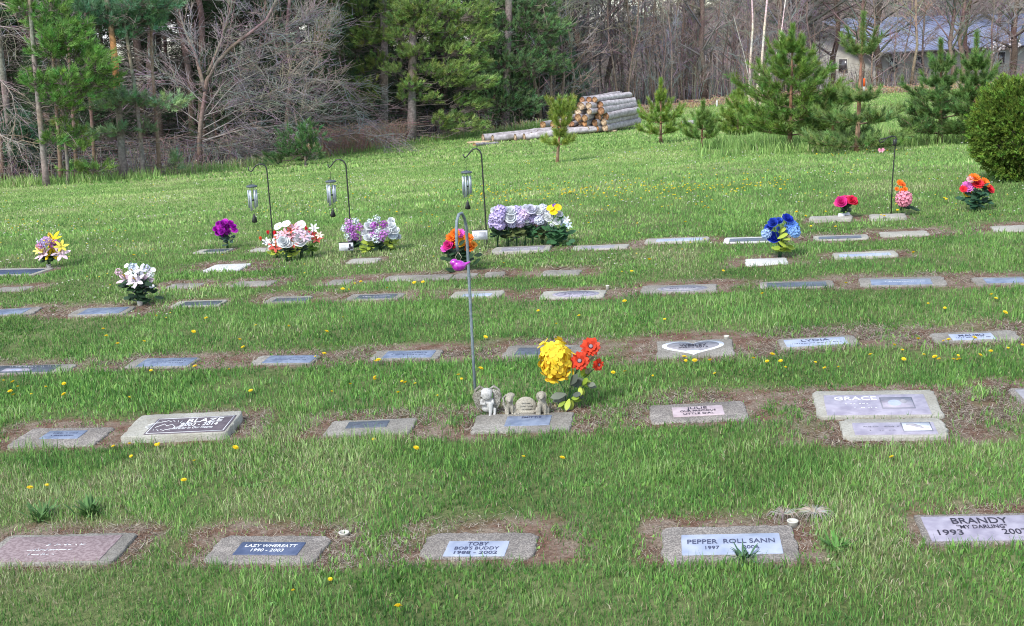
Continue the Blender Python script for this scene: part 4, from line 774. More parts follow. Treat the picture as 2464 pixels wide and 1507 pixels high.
for path, hi, lb, cl, k_ in (([(657, 600), (654.3, 545), (648, 475), (641.7, 405), (637, 397), (626, 394), (613.5, 400), (607.2, 411.3), (603, 415.5), (598.4, 410.3), (597.4, 401.9)], 8, 'thin black hook rising behind the red and white flower cluster', 'wind chime left of the three, in front of the purple bouquet', 1.06),
    ([(846, 600), (841.6, 520), (837, 458), (832.2, 396.7), (826, 387), (815.4, 383), (806, 386), (799.5, 396), (793.5, 404.6), (789.3, 401.3), (787.8, 395.6)], 8, 'thin black hook rising behind the violet and white flower cluster', 'wind chime hanging second, over the violet and white flower cluster', 1.0),
    ([(1172, 591), (1168, 520), (1163.5, 450), (1158.4, 371), (1153, 360), (1145, 357), (1136, 360), (1127, 372), (1120.6, 381.3), (1116.2, 378.5), (1113.5, 371.8)], 8, 'thin black hook standing at the left end of the long lilac flower bed', 'wind chime hanging from the hook beside the lilac flower bed', 1.0)):
    p = at(*path[0]); o = empty('shepherd_hook', p, lb, 'garden hook'); W_ = [Vector((0, 0, -.08))] + [atY(a, b, p.y) - p for a, b in path]
    mb = MB(); mb.tube([W_[0]] + resample(W_[1:], 30), .0072, 8); mb.build('pole', [M_blackmetal], o, True)
    o2 = chime(p + W_[hi + 1], 0, cl, 1, 0); o2.scale = (k_,) * 3
# tall grey hook in front with its pink glass bird
p = at(1145, 962); o = empty('shepherd_hook', p, 'tall grey hook standing behind the praying angel, its end curled down', 'garden hook'); S_ = ppm(p)
def l0(px, py, d=0): q = atY(px, py, p.y + d); return q - p
mb = MB(); mb.tube([Vector((0, 0, -.08)), l0(1137, 830), l0(1130, 700), l0(1125, 600), l0(1122, 548, -.02), l0(1118, 527, -.05), l0(1111, 513, -.09), l0(1104, 516, -.13), l0(1099, 532, -.17), l0(1098, 560, -.2), l0(1099, 588, -.21), l0(1101, 604, -.2)], [.0085] * 12, 10); mb.build('pole', [M_greymetal], o, True)
tp = p + l0(1101, 602, -.2)
b0 = atY(1104, 640, tp.y); o = empty('glass_bird_ornament', b0, 'magenta glass bird ornament on a wire under the tall grey hook', 'ornament')
M_glass = mat('magenta_glass', (.28, .005, .30), (.50, .02, .48), 40, rough=.08, spec=.9, coat=.8); sb = 1 / S_
mb = MB(); mb.ball((0, 0, 0), (16 * sb, 12 * sb, 13 * sb), 0, 16, 10); mb.ball((-10 * sb, 0, 8 * sb), (10 * sb, 9 * sb, 9 * sb), 0, 12, 8); mb.tube([(8 * sb, 0, 0), (16 * sb, 0, 4 * sb), (27 * sb, 0, 9 * sb)], [9 * sb, 4 * sb, 1.5 * sb], 8); mb.tube([(-17 * sb, 0, 8 * sb), (-22 * sb, 0, 7 * sb)], [2 * sb, .4 * sb], 6)
bd = mb.build('body', [M_glass], o, True); rm = bd.modifiers.new('r', 'REMESH'); rm.mode = 'VOXEL'; rm.voxel_size = .0028; rm.use_smooth_shade = True; sm_ = bd.modifiers.new('s', 'SMOOTH'); sm_.iterations = 4
mb = MB(); hv = tp - b0; mb.tube([(0, 0, .02), (-.018, 0, .05), (0, 0, .08), hv], .0016, 5); mb.tube([(0, 0, .02), (.018, 0, .05), (0, 0, .08)], .0016, 5); mb.build('wire', [mat('wire', (.5, .45, .33), rough=.4, metal=.6)], o)
# black hook at the right with a wire loop
p = at(2144, 516); S_ = ppm(p); o = empty('shepherd_hook', p, 'black hook with a looped arm at the right, beside the pink pompon flower', 'garden hook')
mb = MB(); mb.tube([Vector((0, 0, -.08)), l0(2147, 440), l0(2153, 360), l0(2157, 335), l0(2154, 329), l0(2146, 328), l0(2136, 331), l0(2126, 340), l0(2118, 344), l0(2115, 340), l0(2119, 335), l0(2128, 334), l0(2140, 330)], .0062, 8); mb.build('pole', [M_blackmetal], o, True)
mb = MB(); mb.ball(l0(2153, 343, -.02), (.02, .02, .035), 0, 10, 8); mb.tube([l0(2153, 343, -.02), l0(2148, 350, -.02)], .008, 6); mb.build('bracket', [M_blackmetal], o, True)
q = atY(2120, 363, p.y); o = empty('butterfly_ornament', q, 'little pink butterfly hanging below the looped hook at the right', 'ornament'); tt = (p + l0(2117, 343)) - q
mb = MB()
for s_ in (-1, 1): petal(mb, Vector((0, 0, 0)), Vector((0, -1, .2)), Vector((s_, 0, .6)), .034, .016, .1, t=(.8, .3, .42)); petal(mb, Vector((0, 0, 0)), Vector((0, -1, .2)), Vector((s_, 0, -.5)), .024, .012, .1, t=(.8, .5, .55))
mb.build('wings', [M_petal], o); mb = MB(); mb.tube([(0, 0, -.015), (0, 0, .015)], .003, 6); mb.tube([(0, 0, .012), tt], .0009, 4); mb.build('body', [M_blackmetal], o)
# name cards on stakes
for base, c, wpx, hpx, lb, orn in (((836, 622), (833, 594), 34, 19, 'white name card on a thin stake in front of the violet and white cluster', 0), ((1158, 603), (1155, 566), 36, 22, 'white name card under a scrolled wire frame, left of the lilac flower bed', 1)):
    p = at(*base); S_ = ppm(p); q = l0(*c); o = empty('name_card', p, lb, 'name card'); w2, h2 = wpx / S_, hpx / S_; mb = MB(); mb.box(q, (w2, .004, h2), 0); cd = mb.build('card', [P_white], o)
    mb = MB()
    for dx in ((0,) if not orn else (-.3, .3)): mb.tube([q + Vector((dx * w2, .006, -h2 * .3)), Vector((q.x + dx * w2, .006, -.05))], .0025, 5)
    mb.box(q + Vector((0, .001, h2 / 2 + .004)), (w2 * 1.05, .008, .006))
    if orn:
        for s_ in (-1, 1):
            mb.tube([q + Vector((0, 0, h2 / 2)), q + Vector((s_ * .03, 0, h2 / 2 + .02)), q + Vector((s_ * .055, 0, h2 / 2 + .004))], .0022, 5); mb.tube([q + Vector((0, 0, h2 / 2)), q + Vector((s_ * .012, 0, h2 / 2 + .03)), q + Vector((0, 0, h2 / 2 + .055))], .002, 5)
    mb.build('stake', [M_blackmetal], o)
    mb = MB()
    if not orn:
        mb.box(q + Vector((w2 * .26, -.0028, h2 * .2)), (w2 * .14, .0014, h2 * .36)); mb.box(q + Vector((w2 * .34, -.0040, -h2 * .12)), (w2 * .24, .0014, h2 * .3)); mb.box(q + Vector((w2 * .2, -.0052, -h2 * .3)), (w2 * .12, .0014, h2 * .24))
        for k in range(3): mb.box(q + Vector((-w2 * .2, -.0026, h2 * (.15 - .15 * k))), (w2 * .35, .001, .003))
    else:
        mb.tube([q + Vector((-w2 * .3 + .012 * math.cos(a), -.0026, .012 * math.sin(a))) for a in [k * PI / 5 for k in range(11)]], .0016, 4)
        for k in range(5): mb.box(q + Vector((w2 * .16, -.0026, h2 * (.3 - .13 * k))), (w2 * .5, .001, .0035))
    mb.build('print', [T_black if not orn else T_grey], cd)
# white plastic cups left in the ground
for px, py, r, h_, lb in ((828, 1288, .022, .012, 'round white ring of a sunken vase right of the LAZY WHEREATT stone'), (1907, 1266, .022, .022, 'white vase ring in the soil behind the PEPPER ROLL SANN stone'), (1748, 820, .016, .03, 'small white cup standing behind the heart stone'), (1462, 697, .013, .03, 'tiny white cup beside the left oval stone'), (352, 1010 + 0, .0, 0, '')):
    if r == 0: continue
    p = at(px, py); o = empty('vase_ring', p, lb, 'vase'); mb = MB(); mb.lathe([(r * .85, -.03), (r, h_ - .002), (r * 1.12, h_), (r * 1.1, h_ + .004), (r * .8, h_ + .003), (r * .72, h_ - .01), (r * .6, -.02)], 18); mb.build('rim', [M_cup], o, True)
# ------------------------------------------------------------------ statues
M_stat_w = stone_mat('white_cast_stone', (.46, .46, .45), (.62, .62, .61), (.45, .44, .40), 300, (.10, .09, .07), .3, .7)
M_stat_g = stone_mat('weathered_cast_stone', (.36, .33, .27), (.50, .47, .40), (.22, .2, .16), 300, (.10, .09, .065), .5, .6)
M_feather = stone_mat('dirty_cast_stone', (.20, .18, .14), (.50, .49, .45), (.10, .09, .07), 260, (.07, .06, .045), .7, .45)
def sculpt(name, label, foot, mats, parts, vox=.0032, cat='statue', rz=0, dz=.0, scale=1.):
    p = at(*foot); p.z += dz; S_ = ppm(p) / scale; o = empty(name, p, label, cat, rz=rz)
    for pn, mt, fn in parts:
        mb = MB(); fn(mb, 1 / S_); ob = mb.build(pn, [mt], o, True)
        r_ = ob.modifiers.new('remesh', 'REMESH'); r_.mode = 'VOXEL'; r_.voxel_size = vox * .75; r_.use_smooth_shade = True
        s_ = ob.modifiers.new('smooth', 'SMOOTH'); s_.iterations = 3; s_.factor = .5
    return o
def angel_body(mb, u):
    B = lambda c, r, rot=None: mb.ball(tuple(x * u for x in c), tuple(x * u for x in r), 0, 14, 10, rot)
    T = lambda P, R: mb.tube([tuple(x * u for x in q) for q in P], [r * u for r in R], 10)
    B((0, 2, 26), (13, 10, 17)); B((0, 4, 12), (15, 12, 11)); B((-1, -4, 47), (13.5, 12.5, 13)); B((-1, 0, 51), (14, 12.5, 12))     # torso, hips, head, hair
    T([(-11, 0, 34), (-14, -8, 26), (-4, -12, 27)], [5.5, 5, 4]); T([(10, 0, 34), (13, -8, 27), (2, -12.5, 28)], [5.5, 5, 4])           # folded arms on the knee
    T([(3, -4, 12), (8, -13, 25), (7, -15, 6), (6, -16, -1)], [6.5, 6, 4.5, 3.6]); T([(6, -15, -1), (4, -21, -3)], [4, 3])                 # raised leg and foot
    T([(10, -2, 10), (17, -8, 12), (17, -11, 2)], [5.5, 4.6, 3.8]); T([(16, -11, 1), (16, -17, -1)], [3.8, 2.8])
    B((-2, -14, 43.5), (2.2, 2.6, 2.4)); B((-7, -12, 41), (3.4, 2.6, 3)); B((3, -12, 41), (3.4, 2.6, 3)); B((-2, -12.5, 38.5), (3, 2, 1.3))   # nose, cheeks, lips
    B((-14, -3, 45), (2, 2.6, 3.4)); B((10, -3, 45), (2, 2.6, 3.4))
    for k in range(11): a = k * .6; B((-2 + 10 * math.cos(a), -1 + 6 * math.sin(a), 55 + 2 * math.sin(k * 2.2)), (3.2, 3.2, 3))
def angel_wings(mb, u):
    for s_ in (-1, 1):
        for k in range(9):
            f = k / 8; x0 = s_ * (9 + 13 * f ** .7); z0 = 58 - 4 * f; x1 = s_ * (15 + 16 * math.sin(PI * min(1, .25 + .55 * f))); z1 = 30 - 24 * (1 - f)
            mb.tube([(x0 * u * .8, 8 * u, (z0 - 1) * u), (s_ * (18 + 13 * f) * u, 7 * u, (50 - 6 * f) * u), (s_ * (17 + 14.5 * f ** .6) * u, 6 * u, (30 + 6 * f) * u), (s_ * (14 + 9 * f) * u, 3 * u, (10 + 12 * f) * u)], [4 * u, 5 * u, 4.6 * u, 2.4 * u], 7)
        mb.tube([(s_ * 7 * u, 7 * u, 44 * u), (s_ * 9 * u, 7 * u, 59 * u), (s_ * 17 * u, 7 * u, 65 * u), (s_ * 28 * u, 6.5 * u, 56 * u), (s_ * 32 * u, 6 * u, 38 * u), (s_ * 28 * u, 4 * u, 20 * u), (s_ * 14 * u, 1 * u, 0)], [3.5 * u, 4 * u, 3.8 * u, 3.4 * u, 3 * u, 2.4 * u, 1.6 * u], 8)
sculpt('angel_statue', 'white praying angel statue crouching with large folded wings, left of the little dogs', (1174, 999), None, [('body', M_stat_w, angel_body), ('wings', M_feather, angel_wings)], dz=.012)
def dog_sit(mb, u, face=0, dx=0, k=1.):
    def B(c, r): mb.ball(tuple((x * k + (dx if i == 0 else 0)) * u for i, x in enumerate(c)), tuple(x * k * u for x in r), 0, 12, 9)
    def T(P, R): mb.tube([tuple((x * k + (dx if i == 0 else 0)) * u for i, x in enumerate(q)) for q in P], [r * k * u for r in R], 9)
    B((2, 8, 14), (12, 13, 14)); T([(0, 6, 20), (0, 0, 30), (-1, -4, 42)], [12, 10, 8])                      # rump, chest, neck
    B((-1, -6, 50), (9.5, 10, 10)); T([(-1, -12, 48), (-2, -19, 44)], [6.5, 4.6]); B((-2, -21, 45.5), (2.6, 2, 2))   # skull, muzzle, nose
    B((-10, -4, 46), (3.2, 5, 10)); B((8, -4, 46), (3.2, 5, 10))                                               # hanging ears
    T([(-6, -4, 30), (-7, -8, 14), (-7, -9, 3), (-7, -13, 1)], [5.5, 4.4, 3.8, 4]); T([(6, -4, 30), (7, -8, 14), (7, -9, 3), (7, -13, 1)], [5.5, 4.4, 3.8, 4])
    B((-11, 3, 9), (5.5, 10, 9)); B((13, 3, 9), (5.5, 10, 9)); T([(13, 0, 2), (13, -8, 1.5)], [4, 3.4]); T([(-12, 0, 2), (-12, -7, 1.5)], [4, 3.4])
    T([(12, 16, 6), (19, 17, 10), (22, 14, 20), (20, 10, 26)], [3, 2.6, 2.2, 1.4])
sculpt('puppy_statue', 'small sitting puppy statue with drooping ears, at the right end of the statues', (1305, 1000), None, [('body', M_stat_g, lambda mb, u: dog_sit(mb, u))], dz=.008)
def rock(mb, u):
    mb.ball((14 * u, 4 * u, 17 * u), (26 * u, 8 * u, 24 * u), 0, 18, 12); mb.box((14 * u, 3 * u, 3 * u), (52 * u, 18 * u, 7 * u))
    for a in ((38, -6, 6, 4), (31, -8, 4, 3.4), (-12, -10, 3, 4), (-4, -9, 3, 3)): mb.ball((a[0] * u, a[1] * u, a[2] * u), a[3] * u, 0, 8, 6)
def dogangel(mb, u):
    dog_sit(mb, u, 0, -24, .80); mb.ball((-22 * u, 2 * u, 46 * u), (11 * u, 9 * u, 7 * u), 0, 12, 8)
def dwing(mb, u):
    for f in (0, .3, .6, .9): mb.tube([((-30 - 3 * f) * u, 8 * u, 46 * u), ((-38 - 2 * f) * u, 8 * u, (40 - 4 * f) * u), ((-40 + 3 * f) * u, 7 * u, 22 * u), ((-34 + 4 * f) * u, 6 * u, (4 + 4 * f) * u)], [2.4 * u, 3.2 * u, 2.6 * u, 1.2 * u], 7)
so = sculpt('memorial_figurine', 'weathered figurine of a winged puppy beside a rounded inscribed rock, between angel and puppy', (1252, 998), None, [('rock', M_stat_g, rock), ('puppy', M_stat_g, dogangel), ('wing', M_feather, dwing)], dz=.006)
mb = MB(); u = 1 / ppm(at(1252, 998))
for k, (x0, x1) in enumerate(((4, 24), (0, 14), (17, 30), (4, 28))): z = (27, 20, 20, 12)[k]; mb.tube([(x0 * u, -4.3 * u, z * u), (x1 * u, -4.3 * u, z * u)], .9 * u, 5)
mb.build('inscription', [M_feather], so)
# ------------------------------------------------------------------ woody plants
class Sticks:                      # tapering three-sided sticks, each bent through four points
    def __init__(s): s.P = []; s.r = []; s.c = []
    def add(s, pts, r0, r1, c):
        pts = np.array([tuple(p) for p in pts], float); n = len(pts)
        if n != 4:
            t = np.linspace(0, n - 1, 4); i = np.minimum(t.astype(int), n - 2); f = (t - i)[:, None]; pts = pts[i] * (1 - f) + pts[i + 1] * f
        s.P.append(pts); s.r.append((r0, r1)); s.c.append(c)
    def geo(s):
        P = np.array(s.P); R = np.array(s.r); c = np.array(s.c); n = len(P)
        d = P[:, -1] - P[:, 0]; d /= np.linalg.norm(d, axis=1)[:, None] + 1e-9
        ref = np.where(abs(d[:, 2:3]) > .9, np.array([[1., 0, 0]]), np.array([[0, 0, 1.]])); a = np.cross(d, ref); a /= np.linalg.norm(a, axis=1)[:, None]; b = np.cross(d, a)
        rr = R[:, :1] + (R[:, 1:] - R[:, :1]) * np.linspace(0, 1, 4)[None]      # n,4
        V = np.zeros((n, 4, 3, 3))
        for k in range(3):
            q = 2 * PI * k / 3; o = a * math.cos(q) + b * math.sin(q); V[:, :, k] = P + o[:, None] * rr[:, :, None]
        quad = []
        for i in range(3):
            for k in range(3): quad += [i * 3 + k, i * 3 + (k + 1) % 3, (i + 1) * 3 + (k + 1) % 3, (i + 1) * 3 + k]
        lp = (np.arange(n)[:, None] * 12 + np.array(quad)).reshape(-1); return V.reshape(-1, 3), lp, np.arange(0, len(lp), 4), np.repeat(c, 12, axis=0)
def brushes(P, A, Ln, nl, n, w_, col, rng, spread=.95):
    """needle brushes: twig starts P, unit axes A, lengths Ln; n needles each"""
    m = len(P); t = rng.random((m, n, 1)); B = P[:, None] + A[:, None] * Ln[:, None, None] * t
    rd = rng.normal(size=(m, n, 3)); rd -= A[:, None] * (rd * A[:, None]).sum(-1, keepdims=True); rd /= np.linalg.norm(rd, axis=-1, keepdims=True) + 1e-9
    an = spread * (1.05 - .55 * t) * rng.uniform(.7, 1.2, (m, n, 1)); D = A[:, None] * np.cos(an) + rd * np.sin(an); D = D + np.array([0, 0, .1])
    T = B + D * nl * rng.uniform(.75, 1.15, (m, n, 1)); S = np.cross(D, rng.normal(size=(m, n, 3))); S /= np.linalg.norm(S, axis=-1, keepdims=True) + 1e-9; S *= w_ / 2
    V = np.stack([B - S, B + S, T], 2).reshape(-1, 3); cc = np.repeat(col[:, None] * rng.uniform(.8, 1.2, (m, n, 1)), 3, axis=1).reshape(-1, 3)
    return V, np.arange(len(V)), np.arange(0, len(V), 3), cc
def combine(parts):
    V = []; lp = []; st = []; cc = []; mi = []; nv = nl_ = 0
    for (v, l, s_, c), m in parts:
        V.append(v); lp.append(l + nv); st.append(s_ + nl_); cc.append(c); mi.append(np.full(len(s_), m)); nv += len(v); nl_ += len(l)
    return np.concatenate(V), np.concatenate(lp), np.concatenate(st), np.concatenate(cc), np.concatenate(mi)
def cmesh(name, parts, mats):
    V, lp, st, cc, mi = combine(parts); return npmesh(name, V, lp, st, mats, False, cc, mi)
def trunk_mesh(P, r0, r1, col, n=8, col2=None, band=None):
    mb = MB(); k = len(P); rng = random.Random(int(abs(P[0][0]) * 100)); rr = [(r0 + (r1 - r0) * i / (k - 1)) * rng.uniform(.93, 1.08) for i in range(k)]; rr[0] *= 1.25
    mb.tube(P, rr, n)
    cols = []
    for i in range(k):
        c = col2 if (col2 and band and band[0] <= i / (k - 1) <= band[1]) else col; cols += [tuple(v * rng.uniform(.85, 1.15) for v in c)] * n
    mb.t = cols; return mb.mesh('trunk', [M_bark], True)
GREYB = (.52, .47, .45); BROWNB = (.55, .44, .38); DARKB = (.40, .34, .31)
def clump_pine(label, base, Y, trunk, r0, r1, clumps, col, tcol=(1, 1, 1), seed=1, cat='pine tree', name='pine_tree', group=None, wood=(.20, .165, .15), nl=.13, dens=1., dead=0, col2=None, band=None, nw=.0125, top=None):
    """a pine: trunk through the given photo points at distance Y, foliage clumps (px, py, rx, ry[, brightness])"""
    p = at(*base) if Y is None else Vector((atY(base[0], base[1], Y).x, Y, 0)); p.z = float(G(p.x, p.y)); Y = p.y
    o = empty(name, p, label, cat, group); rng = np.random.default_rng(seed); rr = random.Random(seed)
    T = [Vector((0, 0, -.1))] + [atY(a, b, Y) - p for a, b in trunk]; dead = int(dead * .8)
    if top: T.append(T[-1] + Vector((rr.uniform(-.3, .3), 0, top)))
    T = resample(T, 14); link('trunk', trunk_mesh(T, r0, r1, tcol, 8, col2, band), o)
    Tz = np.array([t.z for t in T]); Tx = np.array([t.x for t in T]); Ty = np.array([t.y for t in T])
    tp = lambda z: np.array([np.interp(z, Tz, Tx), np.interp(z, Tz, Ty), z])
    S = Sticks(); Pb = []; Ab = []; Cb = []; sc_ = 1 / ppm(p)
    for cl in clumps:
        px, py, rx, ry = cl[:4]; br = cl[4] if len(cl) > 4 else 1.; rx *= sc_; ry *= sc_
        c = np.array(atY(px, py, Y + rr.uniform(-.8, .5) * rx)) - np.array(p)
        root = tp(max(.3, min(Tz[-1], c[2] - .25 * abs(c[0] - tp(c[2])[0]) - .1)))
        midp = (root + c) / 2 + np.array([0, 0, -.12 * np.linalg.norm(c - root)]); S.add([root, (root + midp) / 2 + np.array([0, 0, .03]), midp, c], .022, .008, wood)
        n = max(10, int(dens * 92 * (rx * ry) / .12 * .62 * (sc_ / .0115) ** -.6)); u = rng.normal(size=(n, 3)); u /= np.linalg.norm(u, axis=1)[:, None]; u *= rng.random((n, 1)) ** .45; q = c + u * np.array([rx, rx * .75, ry])
        ax = (q - root) * .5 + u * .5 + rng.normal(size=(n, 3)) * .35; ax[:, 2] = ax[:, 2] * .5 + .45; ax /= np.linalg.norm(ax, axis=1)[:, None]
        for k in range(n):
            s0 = c + (q[k] - c) * .15 + (root - c) * rr.uniform(0, .3); S.add([s0, (s0 + q[k]) / 2 + np.array([0, 0, -.04]), q[k], q[k] + ax[k] * .1], .007, .0035, wood)
        Pb.append(q); Ab.append(ax); Cb.append(np.array(col)[None] * br * rng.uniform(.6, 1.35, (n, 1)) * (1 + rng.normal(size=(n, 3)) * np.array([.12, .04, .10])))
    for k in range(dead):
        z = rr.uniform(.3, Tz[-1] * .8); r_ = tp(z); a = rr.uniform(0, 2 * PI); l = rr.uniform(.4, 1.5); e = r_ + np.array([math.cos(a) * l, math.sin(a) * l, rr.uniform(-.35, .25)])
        m_ = (r_ + e) / 2 + np.array([0, 0, rr.uniform(-.05, .15)]); S.add([r_, (r_ + m_) / 2, m_, e], .014, .004, wood)
        for j in range(4):
            f = rr.uniform(.35, 1); b_ = r_ + (e - r_) * f; e2 = b_ + np.array([rr.uniform(-.3, .3), rr.uniform(-.3, .3), rr.uniform(-.25, .2)]); S.add([b_, (b_ + e2) / 2, (b_ + e2) / 2, e2], .006, .003, wood)
    P_ = np.concatenate(Pb); A_ = np.concatenate(Ab); C_ = np.concatenate(Cb)
    B_ = brushes(P_, A_, rng.uniform(.12, .24, len(P_)), nl, 40, nw * max(1, sc_ / .0115) ** .7, C_ * 2.0, rng)
    link('crown', cmesh('crown', [(S.geo(), 0), (B_, 1)], [M_twig, M_needle]), o); return o
LG = (.085, .165, .04); BG_ = (.07, .14, .075); YGN = (.14, .20, .04); DG = (.035, .085, .045); SG = (.12, .18, .09)
clump_pine('bright green pine with a thin grey leaning trunk at the far left', (112, 447), None, [(100, 330), (88, 200), (76, 60), (70, -20)], .075, .03,
  [(110, 60, 45, 30), (150, 92, 60, 32), (118, 125, 48, 28), (178, 70, 35, 25), (200, 130, 42, 30, .9), (238, 152, 34, 32), (95, 200, 42, 24), (170, 192, 45, 24), (208, 218, 42, 24), (140, 238, 40, 20), (250, 192, 34, 24, .85), (60, 15, 30, 25), (130, 20, 40, 25), (130, 340, 25, 18, .8)], LG, seed=1, dead=26, top=2.5)
clump_pine('thin pine with low light green sprays, second trunk from the left', (165, 441), None, [(158, 340), (148, 240), (140, 150)], .045, .02, [(180, 325, 40, 18), (200, 352, 30, 13), (150, 300, 24, 12, .8), (165, 260, 30, 15), (120, 215, 30, 16), (180, 408, 32, 12), (232, 408, 36, 13, .9)], (.12, .20, .05), seed=2, dead=14, top=1.5)
clump_pine('pine with a bright orange stretch of trunk and a flat blue green crown', (300, 430), None, [(293, 370), (288, 290), (281, 205), (277, 150), (271, 95), (262, 20)], .10, .06,
  [(260, 42, 42, 26), (310, 52, 45, 28), (352, 38, 40, 28), (225, 62, 32, 24), (300, 78, 42, 18), (374, 62, 26, 18, 1.15), (250, 12, 55, 22), (330, 8, 55, 20), (395, 15, 35, 20), (200, 20, 35, 22)], BG_, seed=3, dead=30, col2=(3.0, 1.45, .75), band=(.34, .60), top=2)
clump_pine('scraggly pine with drooping pale sage sprays, right of the orange trunk', (345, 428), None, [(338, 330), (330, 250)], .06, .03, [(262, 252, 44, 18), (302, 238, 44, 18), (332, 250, 36, 14), (415, 250, 36, 15, 1.2), (388, 258, 26, 12, 1.1), (245, 325, 34, 15), (355, 310, 24, 14, .9), (420, 395, 22, 16), (290, 318, 24, 12)], SG, seed=4, dead=34, top=3)
clump_pine('dark green shaded pine low at the left edge', (30, 436), 31, [(25, 330), (15, 250)], .10, .06, [(40, 300, 45, 30), (60, 360, 45, 35), (20, 380, 40, 30), (75, 400, 35, 20), (50, 330, 40, 25)], DG, seed=5, dead=20, top=4)
clump_pine('pine with bright yellow green clumps hanging left of the thick tall trunk', (922, 350), 43, [(924, 250), (925, 120), (922, 0)], .16, .10,
  [(850, 28, 48, 28), (798, 8, 40, 22), (872, 98, 36, 24, 1.1), (838, 112, 40, 22), (890, 72, 30, 22, 1.2), (808, 142, 30, 18), (870, 207, 46, 17, 1.35), (848, 226, 40, 16), (902, 228, 28, 16, 1.2), (915, 150, 24, 18), (808, 62, 36, 24), (830, 262, 20, 9), (880, 244, 42, 14), (820, 195, 26, 16, .8), (790, 90, 32, 22), (860, 170, 30, 16, .8), (940, 20, 34, 24), (925, 95, 26, 24), (780, 175, 24, 14, .8), (885, 160, 24, 12)], (.13, .18, .05), seed=6, dead=60, top=5)
clump_pine('tallest near pine with a thick straight grey trunk beside the cut logs', (990, 346), None, [(991, 250), (993, 120), (996, 0)], .155, .11,
  [(1020, 20, 48, 28), (1080, 28, 50, 28), (960, 92, 30, 18), (1002, 126, 34, 17), (1060, 112, 48, 20), (1110, 122, 40, 20, 1.2), (1040, 170, 44, 19), (1100, 168, 48, 20), (1085, 196, 44, 18), (1132, 208, 36, 17, 1.25), (985, 206, 30, 12, 1.2), (1130, 58, 44, 26), (960, 52, 32, 24), (1002, 216, 28, 11), (970, 236, 20, 10), (1060, 292, 26, 15), (1100, 286, 44, 16), (1138, 304, 38, 15), (1082, 312, 28, 12), (1022, 66, 40, 24), (986, 28, 36, 24), (1090, 82, 42, 22), (948, 172, 24, 13), (1150, 150, 30, 20), (1150, 255, 28, 14), (1160, 90, 34, 24), (1155, 30, 36, 26), (1165, 200, 30, 20), (1030, 240, 30, 14), (1120, 245, 34, 16), (975, 130, 26, 16)], (.125, .185, .055), seed=7, dead=70, top=6)
E1 = [(1180 + 62 * i + (j % 2) * 26, 18 + 46 * j, 42, 27, 1 - .1 * ((i + j) % 3)) for j in range(6) for i in range(3 if j < 4 else 2)]
clump_pine('big dark green pine behind the low row of logs', (1215, 318), 47, [(1218, 220), (1222, 100), (1226, 0)], .17, .11, E1 + [(1200, 285, 40, 20, 1.3), (1255, 270, 40, 20)], (.09, .155, .065), seed=8, dead=50, top=6)
clump_pine('dark pine with its right side over the log stack', (1335, 305), 51, [(1330, 220), (1322, 100), (1315, 0)], .15, .09, [(1290, 40, 44, 30), (1330, 90, 40, 28), (1290, 110, 44, 26), (1350, 150, 44, 24), (1300, 170, 44, 26), (1340, 195, 46, 24), (1378, 182, 34, 18), (1350, 232, 42, 22), (1300, 245, 44, 24), (1375, 225, 26, 16), (1395, 205, 26, 16), (1390, 245, 22, 16), (1360, 280, 34, 18), (1345, 60, 36, 26), (1300, 70, 40, 26), (1270, 150, 36, 24), (1270, 210, 36, 24), (1320, 140, 40, 24), (1335, 270, 40, 18), (1290, 285, 34, 16), (1275, 10, 40, 25), (1390, 190, 22, 12)], (.08, .15, .075), seed=9, dead=40, top=6)
clump_pine('small fresh green sapling in tall grass at the woodland edge, behind the chimes', (735, 398), None, [(733, 350), (732, 310)], .03, .012, [(735, 312, 22, 16), (745, 335, 36, 18), (715, 350, 34, 16), (755, 365, 26, 18), (690, 325, 18, 14), (690, 370, 32, 18, .8), (660, 385, 30, 14, .7), (740, 375, 30, 16)], (.055, .115, .04), seed=10, name='pine_sapling', cat='sapling', nl=.10)
